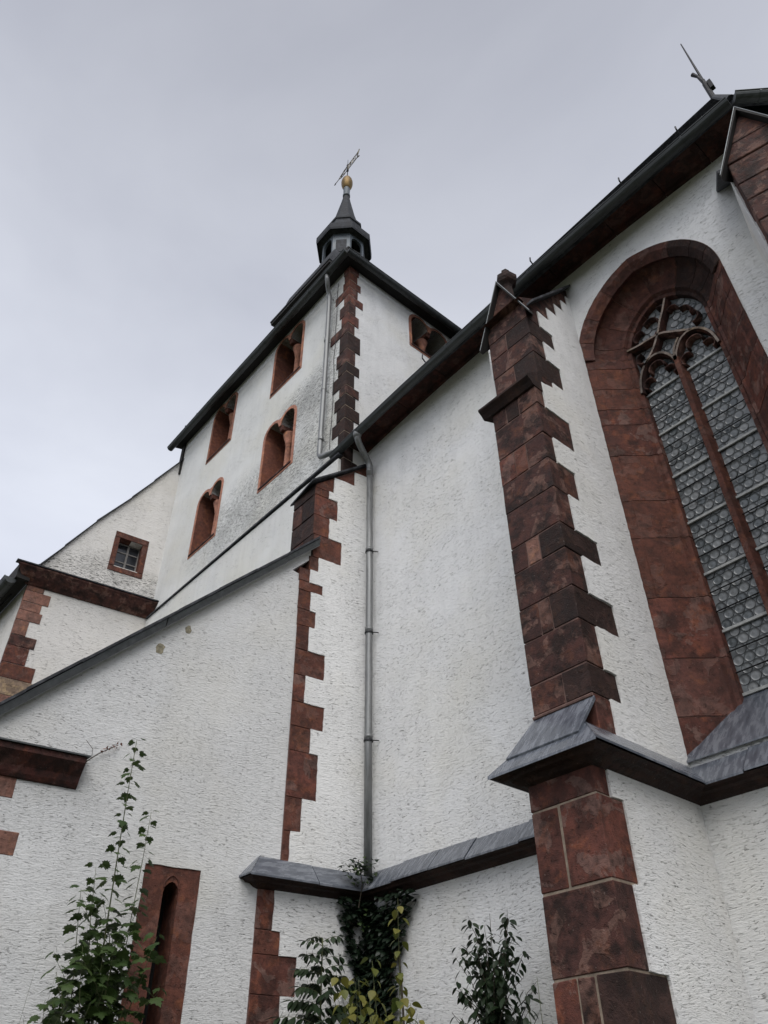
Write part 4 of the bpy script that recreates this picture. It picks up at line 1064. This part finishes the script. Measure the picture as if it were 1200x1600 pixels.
# verge: slate slab and zinc strip
VG = part('verge', AN)
n = 9; ts = [-5.35 + (4.40) * k / n for k in range(n + 1)]
for a, b in zip(ts, ts[1:]):
    dz = jit(.006); mb = MB()
    mb.cbox([FA(a, verge(a) - .035 + dz, .15), FA(b, verge(b) - .035 + dz, .15), FA(b, verge(b) - .035 + dz, -.5), FA(a, verge(a) - .035 + dz, -.5), FA(a, verge(a) + .012 + dz, .15), FA(b + .02, verge(b) + .03 + dz, .15), FA(b + .02, verge(b) + .03 + dz, -.5), FA(a, verge(a) + .012 + dz, -.5)], .004)
    mb.build('slab', 'slate_roof', VG)
for a, b in ((-5.3, -3.02), (-3.01, -0.93)):
    mb = MB(); mb.cbox([FA(a, verge(a) - .155, .115), FA(b, verge(b) - .155, .115), FA(b, verge(b) - .155, .085), FA(a, verge(a) - .155, .085), FA(a, verge(a) - .04, .135), FA(b, verge(b) - .04, .135), FA(b, verge(b) - .04, .08), FA(a, verge(a) - .04, .08)], .004)
    mb.build('verge_board', 'zinc_dark', VG)
    mb = MB(); mb.tube([FA(a, verge(a) - .158, .105), FA(b, verge(b) - .158, .105)], .007, 6); mb.build('drip_edge', 'zinc', VG)
mb = MB(); q = [FA(-5.3, verge(-5.3) - .05, -.3), FA(-.98, verge(-.98) - .05, -.3)]
q += [Vector((-15.2, q[1].y, q[1].z)), Vector((-15.2, q[0].y, q[0].z))]
i = mb.verts(q + [p - Vector((0, 0, .1)) for p in q]); mb.face(i[:4]); mb.face(i[4:][::-1])
for k in range(4): mb.face((i[k], i[(k + 1) % 4], i[4 + (k + 1) % 4], i[4 + k]))
mb.build('roof', 'slate_roof', AN)
fl = FA(-5.08, 0); mb = MB(); mb.box(-15, fl.x - .02, fl.y, fl.y + .5, 0, 4.7); mb.build('wall', 'plaster_annex', AN)
# cornice return at the left
cp_ = [(0, 4.55), (.05, 4.56), (.08, 4.60), (.10, 4.66), (.16, 4.72), (.22, 4.77), (.22, 4.83), (0, 4.86)]
mb = MB(); A = mb.verts([FA(-5.4, z, d) for d, z in cp_]); B = mb.verts([FA(-3.60 + .0 * d, z, d) for d, z in cp_]); n = len(cp_)
for k in range(n): mb.face((A[k], A[(k + 1) % n], B[(k + 1) % n], B[k]))
mb.face(A); mb.face(B[::-1]); mb.build('cornice', 'cornice', AN)
mb = MB(); mb.cbox([FA(-5.45, 4.83, .25), FA(-3.57, 4.83, .25), FA(-3.57, 4.87, 0), FA(-5.45, 4.87, 0), FA(-5.45, 4.85, .25), FA(-3.57, 4.85, .25), FA(-3.57, 4.90, 0), FA(-5.45, 4.90, 0)], .003); mb.build('cornice_slate', 'zinc_dark', AN)
# two patches where the plaster has fallen
M['patch'] = simple('bare_patch', (0.26, 0.235, 0.17), 0.95, 0, 25, 0.4, 0.01, 0.1)
for (t, z, r) in ((-3.01, 6.40, .075), (-2.70, 6.77, .06)):
    poly = [(t + r * random.uniform(.6, 1.1) * math.cos(a) * .9, z + r * random.uniform(.7, 1.15) * math.sin(a)) for a in [k * .571 for k in range(11)]]
    mb = MB(); mb.prism(FA, poly, -.02, .018); mb.build('bare_patch', 'patch', AN)

# ================================================================== WEST BUILDING
WB = thing('west_building', 'white gabled building left of the tower with small barred attic window and stone eaves cornice', 'building', (-17, 5, 0))
roofline = [(-2.70, 11.4), (-2.57, 11.51), (-2.206, 12.16), (-1.694, 13.09), (-1.05, 14.11), (-0.617, 14.86), (0.02, 15.98)]
hole = [(-1.06, 12.10), (-0.50, 12.10), (-0.52, 12.88), (-1.07, 12.89)]
mb = MB(); mb.sheet(FG, [(-2.60, 11.0), (0.0, 11.0), (0.02, 15.95)] + roofline[1:-1][::-1], [hole], -0.6, 0.0); mb.build('gable', 'plaster_west', WB)
mb = MB(); mb.prism(FG, [(-2.66, 0), (0.2, 0), (0.2, 11.05), (-2.66, 11.05)], -.6, -.015); mb.build('wall', 'plaster_west', WB)
fl = FG(-2.66, 0); mb = MB(); mb.box(-21, fl.x - .05, fl.y + .01, fl.y + .6, 0, 11.1); mb.build('wall', 'plaster_west', WB)
gq = [(10.99, 10.86, -2.32, P_), (10.86, 10.59, -2.155, P_), (10.59, 10.385, -2.275, P_), (10.385, 10.145, -2.215, P_), (10.145, 9.80, -2.41, P_), (9.80, 9.555, -2.17, D_), (9.555, 9.17, -2.25, S_), (9.17, 8.845, -2.03, U_), (8.845, 8.5, -2.0, 'stone_tan'), (8.5, 8.2, -2.1, P_)]
for z1, z0, t1, mt in gq:
    lx = FG(-2.68, 0)
    stone_face(FG, [(-2.68, z0 + .004), (t1, z0 + .004), (t1, z1 - .004), (-2.68, z1 - .004)], -.35, 0.0, mt, WB, .006, .004, 'quoin_stone')
# cornice with sloped underside
cp_ = [(-.02, 10.98), (.03, 10.985), (.06, 11.02), (.16, 11.10), (.26, 11.22), (.30, 11.26), (.30, 11.30), (-.02, 11.42)]
mb = MB(); A = mb.verts([FG(-2.72 - d, z, d) for d, z in cp_]); B = mb.verts([FG(0.04, z, d) for d, z in cp_]); n = len(cp_)
for k in range(n): mb.face((A[k], A[(k + 1) % n], B[(k + 1) % n], B[k]))
mb.face(A); mb.face(B[::-1]); mb.build('cornice', 'stone_dark', WB)
mb = MB(); mb.cbox([FG(-3.05, 11.30, .33), FG(0.06, 11.30, .33), FG(.06, 11.42, 0), FG(-3.05, 11.42, 0), FG(-3.05, 11.33, .33), FG(.06, 11.33, .33), FG(.06, 11.45, 0), FG(-3.05, 11.45, 0)], .003); mb.build('cornice_slate', 'slate_roof', WB)
# verge slates up the gable
for (a, za), (b, zb) in zip(roofline, roofline[1:]):
    mb = MB(); mb.cbox([FG(a, za - .03, .07), FG(b, zb - .03, .07), FG(b, zb - .03, -.7), FG(a, za - .03, -.7), FG(a, za + .03, .07), FG(b + .03, zb + .045, .07), FG(b + .03, zb + .045, -.7), FG(a, za + .03, -.7)], .004)
    mb.build('verge_slate', 'slate_roof', WB)
mb = MB(); a, b = roofline[0], roofline[-1]
q = [FG(a[0] - .2, a[1] - .3, -.6), FG(b[0], b[1] - .1, -.6)]; q += [q[1] + Vector((-6, 0, 0)), q[0] + Vector((-6, 0, 0))]
i = mb.verts(q + [p - Vector((0, 0, .15)) for p in q]); mb.face(i[:4]); mb.face(i[4:][::-1])
for k in range(4): mb.face((i[k], i[(k + 1) % 4], i[4 + (k + 1) % 4], i[4 + k]))
mb.build('roof', 'slate_roof', WB)
# eaves gutter seen end on
ec = FG(-2.68, 0)
mb = MB(); mb.box(-20, ec.x + .12, ec.y - .30, ec.y - .02, 11.0, 11.36); mb.build('eaves', 'dark', WB)
gutter([(-20, ec.y - .36, 10.95), (ec.x + .02, ec.y - .36, 11.0)], (0, -1, 0), .13, WB)
# attic window: stone frame, leaves, panes
AW = part('window', WB)
outer = [(-1.185, 11.945), (-0.375, 11.945), (-0.39, 13.035), (-1.19, 13.045)]
for poly in ([(-1.19, 12.89), (-.385, 12.88), (-.39, 13.035), (-1.19, 13.045)], [(-1.185, 12.08), (-1.06, 12.08), (-1.07, 12.885), (-1.19, 12.885)], [(-.50, 12.08), (-.375, 12.08), (-.385, 12.875), (-.52, 12.875)], [(-1.185, 11.945), (-.375, 11.945), (-.375, 12.075), (-1.185, 12.075)]):
    stone_face(FG, poly, -.28, .018, 'stone_rust', AW, .006, .003, 'frame_stone')
mb = MB(); mb.prism(FG, [(-1.15, 12.0), (-.42, 12.0), (-.42, 12.98), (-1.15, 12.98)], -.34, -.285); mb.build('backing', 'black', AW)  # added black panel, stops sky showing through the hollow building
for u in (-1.055, -.785, -.515):
    mb = MB(); mb.prism(FG, [(u - .022, 12.09), (u + .022, 12.09), (u + .022, 12.88), (u - .022, 12.88)], -.24, -.19); mb.build('stile', 'wood_grey', AW)
for z in (12.11, 12.36, 12.63, 12.86):
    mb = MB(); mb.prism(FG, [(-1.06, z - .013), (-.51, z - .013), (-.51, z + .013), (-1.06, z + .013)], -.235, -.195); mb.build('glazing_bar', 'wood_grey', AW)
for u0 in (-1.035, -.765):
    for z0, z1 in ((12.12, 12.35), (12.37, 12.62), (12.64, 12.85)):
        mb = MB(); mb.prism(FG, [(u0, z0), (u0 + .23, z0), (u0 + .23, z1), (u0, z1)], -.225, -.215); mb.build('pane', 'pane', AW)

# ================================================================== PLANTS
def leaf_mesh(name, outline, mat, fold=0.25, curl=0.15):
    # outline: half profile [(x along, y half width)], folded along the midrib
    v, f = [], []
    for x, y in outline: v.append((x, 0, -curl * x * x))
    k = len(v)
    for x, y in outline: v.append((x, y, y * fold - curl * x * x))
    for x, y in outline: v.append((x, -y, y * fold - curl * x * x))
    n = len(outline)
    for i in range(n - 1):
        f.append((i, i + 1, k + i + 1, k + i)); f.append((i + 1, i, k + n + i, k + n + i + 1))
    b0 = len(v); v += [(-.4, .012, -.01), (-.4, -.012, -.01), (.05, -.012, 0), (.05, .012, 0)]; f.append((b0, b0 + 1, b0 + 2, b0 + 3))
    me = bpy.data.meshes.new(name); me.from_pydata(v, [], f); me.materials.append(M[mat]); me.update()
    for p in me.polygons: p.use_smooth = True
    return me
def poly_leaf(name, pts, mat, curl=0.25):
    bm = bmesh.new(); c = bm.verts.new((0.35, 0, 0.03))
    vs_ = [bm.verts.new((x, y, -curl * (x - .3) ** 2 - curl * .8 * y * y)) for x, y in pts]
    for k in range(len(vs_)): bm.faces.new((c, vs_[k], vs_[(k + 1) % len(vs_)]))
    st = [bm.verts.new(p) for p in ((-.75, .012, -.02), (-.75, -.012, -.02), (.02, -.012, .01), (.02, .012, .01))]; bm.faces.new(st)
    me = bpy.data.meshes.new(name); bm.to_mesh(me); bm.free(); me.materials.append(M[mat]); return me
mh = [(0, 0), (.02, .10), (-.10, .26), (.08, .30), (.02, .46), (.20, .42), (.30, .56), (.36, .44), (.50, .52), (.50, .34), (.56, .20), (.72, .24), (.78, .12), (1.0, 0)]
maple_pts = mh + [(x, -y) for x, y in mh[::-1][1:-1]]
ivy_h = [(0, 0), (-.08, .22), (.10, .46), (.28, .34), (.42, .30), (.70, .18), (1, 0)]
ivy_pts = ivy_h + [(x, -y) for x, y in ivy_h[::-1][1:-1]]
oval = [(0, .0), (.12, .14), (.3, .24), (.5, .26), (.72, .2), (.9, .09), (1, 0)]
oval_w = [(0, .0), (.08, .2), (.25, .36), (.45, .38), (.7, .25), (.9, .09), (1, 0)]
LM = dict(maple=poly_leaf('leaf', maple_pts, 'leaf_maple'), ivy=poly_leaf('leaf', ivy_pts, 'leaf_ivy'), ivy_y=poly_leaf('leaf', ivy_pts, 'leaf_ivy_young'),
          dark=leaf_mesh('leaf', oval, 'leaf_dark'), yellow=leaf_mesh('leaf', oval_w, 'leaf_yellow'), weed=leaf_mesh('leaf', [(0, 0), (.3, .1), (.7, .09), (1, 0)], 'leaf_weed'),
          red=poly_leaf('leaf', ivy_pts, 'leaf_red'))
def put_leaf(mesh, parent, p, d, size, roll=0.0, up=Vector((0, 0, 1)), name='leaf'):
    d = Vector(d).normalized(); y = up.cross(d)
    if y.length < 1e-3: y = Vector((0, 1, 0))
    y.normalize(); z = d.cross(y)
    rot = Matrix((d, y, z)).transposed() @ Matrix.Rotation(roll, 3, 'X')
    o = bpy.data.objects.new(name, mesh); col.objects.link(o); o.parent = parent
    o.location = Vector(p) - parent_loc(parent); o.rotation_euler = rot.to_euler(); s = size; o.scale = (s, s, s)
    return o
def rv(a=1.0): return Vector((random.uniform(-a, a), random.uniform(-a, a), random.uniform(-a, a)))
def stem_path(p0, p1, bow=0.05, n=8):
    p0, p1 = Vector(p0), Vector(p1); off = rv(bow); out = []
    for k in range(n + 1):
        f = k / n; out.append(p0.lerp(p1, f) + off * math.sin(f * math.pi) + rv(bow * .12))
    return out
def along(path, f):
    x = f * (len(path) - 1); i = min(int(x), len(path) - 2); return path[i].lerp(path[i + 1], x - i), (path[i + 1] - path[i]).normalized()

# maple sapling on the left, standing off the annex wall
mapl = 0
MP = thing('maple_sapling', 'tall slender maple sapling with lobed leaves left of the slit window', 'sapling', (-7.45, 3.35, 0))
def sapling(root, stems, mesh, spacing, lsize, r0, leafdens=2, stemmat='twig', petiole=.8, zmin=1.6, droop=.35, maxn=290):
    for (p0, p1, r) in stems:
        cnt = 0
        pth = stem_path(p0, p1, .06, 10); mb = MB(); mb.tube(pth, [r * (1 - .8 * k / 10) for k in range(11)], 6); mb.build('stem', stemmat, root, smooth=True)
        L = (Vector(p1) - Vector(p0)).length; n = int(L / spacing); az = random.uniform(0, 6)
        for k in range(n + 1):
            f = k / max(1, n); p, d = along(pth, min(.999, f))
            if p.z < zmin: continue
            for q in range(leafdens):
                if cnt >= maxn: break
                a = az + q * 2 * math.pi / leafdens + (k % 2) * math.pi / 2 + jit(.5)
                h = Vector((math.cos(a), math.sin(a), random.uniform(.1, .7))).normalized()
                s = lsize * random.uniform(.65, 1.15) * (1.0 - .35 * f)
                e = p + h * s * petiole
                lf = put_leaf(mesh, root, e, Vector((h.x, h.y, h.z * .4 - droop * random.uniform(.3, 1.3))), s, jit(.5)); cnt += 1
base = Vector((-7.45, 3.35, 0))
mstems = [(base, (-7.59, 3.18, 4.93), .015), (base + Vector((.05, .1, 0)), (-7.52, 3.46, 4.22), .011),
          (Vector((-7.49, 3.30, 1.4)), (-7.60, 2.95, 3.45), .010), (Vector((-7.47, 3.33, 1.6)), (-7.35, 2.80, 2.75), .010), (Vector((-7.47, 3.33, 1.9)), (-7.3, 3.62, 3.1), .009), (Vector((-7.47, 3.3, 1.7)), (-7.2, 3.2, 3.05), .009),
          (Vector((-7.47, 3.33, 1.5)), (-7.3, 2.95, 2.95), .009), (Vector((-7.46, 3.33, 1.5)), (-7.35, 3.5, 2.75), .008), (Vector((-7.5, 3.3, 2.2)), (-7.55, 3.02, 3.65), .008)]
for k in range(26):
    a = k * 2.4; z0 = 1.6 + .05 * k; ln = random.uniform(.32, .62) * (1 - .02 * k)
    mstems.append((Vector((-7.47 - .02 * k / 10, 3.33, z0)), (-7.42 + ln * math.cos(a) * .8, 3.22 + ln * math.sin(a) * 1.15, z0 + random.uniform(.35, .6)), .006))
sapling(MP, mstems[:2], LM['maple'], .075, .15, .02, 2, 'twig', .6, 1.7, .9, 90)
for k in range(6): mstems.append((Vector((-7.45, 3.3, 1.3 + .1 * k)), (-7.3 + jit(.1), 2.62 + .1 * k, 2.35 + .14 * k), .006))
sapling(MP, mstems[2:], LM['maple'], .10, .165, .02, 2, 'twig', .55, 1.7, .9, 60)

# thin weed beside it
WD = thing('weed', 'thin straggly weed at the lower left edge, left of the maple', 'weed', (-7.0, 2.4, 0))
wb = Vector((-7.0, 2.4, 0))
sapling(WD, [(wb + Vector((0, .05 * k, 1.2)), (-7.1 + .1 * k, 2.55 + .12 * k, 2.85 - .12 * k), .003) for k in range(5)] + [(wb, wb + Vector((0, .1, 1.25)), .008)], LM['weed'], .04, .075, .004, 2, 'twig', .5, 1.6, .1, 40)

# ivy in the inner corner: dense mass below the string course, a tuft above it
IV = thing('ivy', 'dense dark ivy filling the inner corner under the slate ledge', 'ivy', (-7.7, 6.3, 0))
def merged_leaves(name, mesh, items, parent, label=None):
    mb = MB()
    for p, d, s, roll in items:
        d = d.normalized(); y = Vector((0, 0, 1)).cross(d)
        y = y.normalized() if y.length > 1e-3 else Vector((0, 1, 0)); z = d.cross(y)
        rot = Matrix((d, y, z)).transposed() @ Matrix.Rotation(roll, 3, 'X')
        b0 = len(mb.v); mb.v += [tuple(p + rot @ (v.co * s)) for v in mesh.vertices]
        for q in mesh.polygons: mb.face([b0 + k for k in q.vertices])
    o = mb.build(name, mesh.materials[0], parent, recalc=False); tag(o, kind='stuff'); return o
items = []
for k in range(7000):
    z = random.uniform(1.2, 3.86) ; f = (z - 1.2) / 2.7
    half = .20 + .18 * noise.noise(Vector((z * 2.3, 0, 3))) + (.30 * max(0, f - .72) * 2.5)
    if random.random() < .5:
        x = -7.72 + random.uniform(0, 1) ** 1.3 * (half * 1.9 + .1); p = Vector((x, 6.5 - random.uniform(.02, .2), z)); d = Vector((jit(.6), -1, -.6 + jit(.5)))
    else:
        t = -random.uniform(0, 1) ** 1.4 * (half * 1.1); p = W(t, z, random.uniform(.02, .2)); d = Vector((1, -.2 + jit(.6), -.6 + jit(.5)))
    if noise.noise(Vector((p.x * 4, p.y * 4, p.z * 3))) < -.32: continue
    items.append((p, d, random.uniform(.05, .10), jit(.7)))
merged_leaves('foliage', LM['ivy'], items, IV)
for k in range(4):
    x = -7.6 + .15 * k; mb = MB(); mb.tube(stem_path((x, 6.42, 0), (x + jit(.2), 6.44, 3.7), .1), .012, 6); mb.build('stem', 'bark', IV, smooth=True)
for (t, z, n) in ((-.42, 3.55, 9), (-.36, 3.35, 8), (-.33, 3.05, 10), (-.28, 2.85, 8)):
    for k in range(n): put_leaf(LM['ivy'], IV, W(t + jit(.06) + k * .025, z + jit(.06) - abs(k - n / 2) * .02, .05), Vector((1, -.3 + jit(.5), -.6)), random.uniform(.045, .07), jit(.6))
IT = thing('ivy_tuft', 'small ivy tuft sprouting over the slate ledge beside the downpipe foot', 'ivy', (-7.75, 6.2, 4.0))
mb = MB(); mb.tube([W(-.25, 3.75, .22), W(-.22, 4.0, .25), W(-.2, 4.3, .12)], .006, 5); mb.build('stem', 'bark', IT)
for k in range(120):
    a = random.uniform(0, 6.28); r = random.uniform(0, 1) ** .6
    t, z = -.26 + .26 * r * math.cos(a), 4.17 + .19 * r * math.sin(a)
    if z > 4.25 and t < -.2: z -= .1
    p = W(t, z, random.uniform(.16, .34)); put_leaf(LM['ivy_y' if random.random() < .4 else 'ivy'], IT, p, Vector((1, -.3 + jit(.7), -.5 + jit(.6))), random.uniform(.05, .075), jit(.7))
for k in range(10):
    p = W(-.2 + jit(.08), 3.65 + jit(.12), .24); put_leaf(LM['ivy_y'], IT, p, Vector((1, -.3 + jit(.6), -.7)), random.uniform(.04, .075), jit(.6))

# dark elder-like sapling left of the ivy
def compound(root, p, d, L, n, mesh, ls, mat='twig'):
    d = Vector(d).normalized(); side = Vector((0, 0, 1)).cross(d).normalized()
    pts = [p + d * L * k / 5 + Vector((0, 0, -.30 * L * (k / 5) ** 2)) for k in range(6)]
    mb = MB(); mb.tube(pts, .003, 4, cap=False); mb.build('leaf_stalk', mat, root)
    for k in range(n):
        f = .25 + .75 * k / max(1, n - 1); q, dd = along(pts, min(.999, f))
        for s in (-1, 1): put_leaf(mesh, root, q, dd * .55 + side * s * .7 + Vector((0, 0, -.75 + jit(.25))), ls * random.uniform(.8, 1.15) * (1 - .3 * abs(f - .6)), jit(.35))
    put_leaf(mesh, root, pts[-1], d + Vector((0, 0, -.5)), ls, jit(.3))
EL = thing('dark_sapling', 'dark sapling with narrow drooping leaflets in front of the ivy, left of it', 'sapling', (-7.35, 5.55, 0))
eb = Vector((-7.35, 5.55, 0)); top = Vector((-7.38, 5.55, 3.32))
pth = stem_path(eb, top, .04); mb = MB(); mb.tube(pth, [.02 * (1 - .08 * k) for k in range(9)], 6); mb.build('stem', 'twig', EL, smooth=True)
for k in range(52):
    f = .46 + .54 * k / 51; p, _ = along(pth, min(.999, f)); a = k * 2.4 + jit(.3)
    L = (.66 - .46 * (k / 51)) * random.uniform(.8, 1.15)
    compound(EL, p, Vector((math.cos(a), math.sin(a), .55)), L, 5 if k < 42 else 3, LM['dark'], .21 - .11 * k / 51)

# yellowing shrub in front of the ivy
YS = thing('yellowing_shrub', 'yellowing young shrub with pointed oval leaves in front of the ivy', 'shrub', (-6.55, 5.75, 0))
yb = Vector((-6.55, 5.75, 0))
ys = [(yb, (-6.48, 5.80, 3.58), .010), (yb + Vector((.05, 0, 0)), (-6.75, 5.7, 3.05), .012), (yb, (-6.30, 5.65, 2.85), .012), (yb, (-6.9, 5.65, 2.9), .01), (yb, (-6.1, 5.55, 2.6), .01), (yb, (-5.85, 5.4, 2.42), .01), (yb, (-6.55, 5.5, 2.7), .01)]
for k in range(12): ys.append((yb + Vector((0, 0, 1.0)), (-6.55 + .62 * math.cos(k * 2.4) * random.uniform(.4, 1), 5.55 + .25 * math.sin(k * 2.4), 2.45 + random.uniform(-.1, .55)), .006))
sapling(YS, ys, LM['yellow'], .10, .15, .01, 2, 'twig', .45, 1.7, 1.2, 36)

# grassy broom stalks
BR = thing('broom_grass', 'thin grey-green broom stalks at the foot of the yellowing shrub', 'grass', (-6.6, 5.35, 0))
mb = MB()
for k in range(46):
    b = Vector((-6.6 + jit(.25), 5.35 + jit(.15), 1.0)); e = b + Vector((jit(.45), jit(.25), random.uniform(1.0, 1.62)))
    mb.tube([b, b.lerp(e, .5) + rv(.04), e], [.004, .003, .0015], 4, cap=False)
mb.build('stalks', 'twig', BR); tag(BR.children[0], kind='stuff')

# dark shrub between ivy and buttress
DS = thing('dark_shrub', 'dark green bushy shrub standing alone between ivy and buttress', 'shrub', (-5.35, 5.85, 0))
db = Vector((-5.35, 5.85, 0))
ds = [(db, (-5.30, 5.88, 3.26), .011)]
for k in range(48):
    a = k * 2.4; z0 = 1.55 + .026 * k; ln = (.74 - .0095 * k) * random.uniform(.55, 1.05)
    ds.append((Vector((-5.34, 5.86, z0)), (-5.33 + ln * math.cos(a) * 1.05, 5.86 + ln * math.sin(a) * .6, z0 + .45 + jit(.1)), .007))
sapling(DS, ds, LM['dark'], .05, .125, .01, 2, 'bark', .35, 1.9, 1.1, 22)
DT = thing('side_shoot', 'few small green leaves peeping out beside the buttress foot', 'shrub', (-4.2, 5.1, 0))
tb = Vector((-4.2, 5.1, 0))
sapling(DT, [(tb, (-4.13, 5.02, 2.55), .008), (tb + Vector((0, 0, 1.2)), (-4.22, 5.0, 2.35), .006), (tb + Vector((0, 0, 1.0)), (-4.10, 4.95, 2.2), .006)], LM['dark'], .075, .085, .01, 2, 'twig', .4, 1.7, .4, 16)

# withered creeper on the annex cornice
CP = thing('withered_creeper', 'withered reddish creeper twig sticking out from the annex cornice end', 'creeper', tuple(FA(-3.6, 4.8, .1)))
mb = MB()
mb.tube([FA(-3.62, 4.72, .05), FA(-3.56, 4.86, .05), FA(-3.46, 4.96, .05), FA(-3.38, 5.02, .06), FA(-3.27, 5.10, .05)], [.008, .007, .006, .005, .003], 5)
mb.tube([FA(-3.52, 4.90, .05), FA(-3.53, 5.0, .05), FA(-3.62, 5.08, .05)], .003, 4)
mb.build('stem', 'bark', CP)
for k in range(16):
    f = k / 15; t = -3.44 + .2 * f; put_leaf(LM['red'], CP, FA(t + jit(.02), 4.99 + .12 * f + jit(.03), .06), rv(1), random.uniform(.02, .04), jit(1))
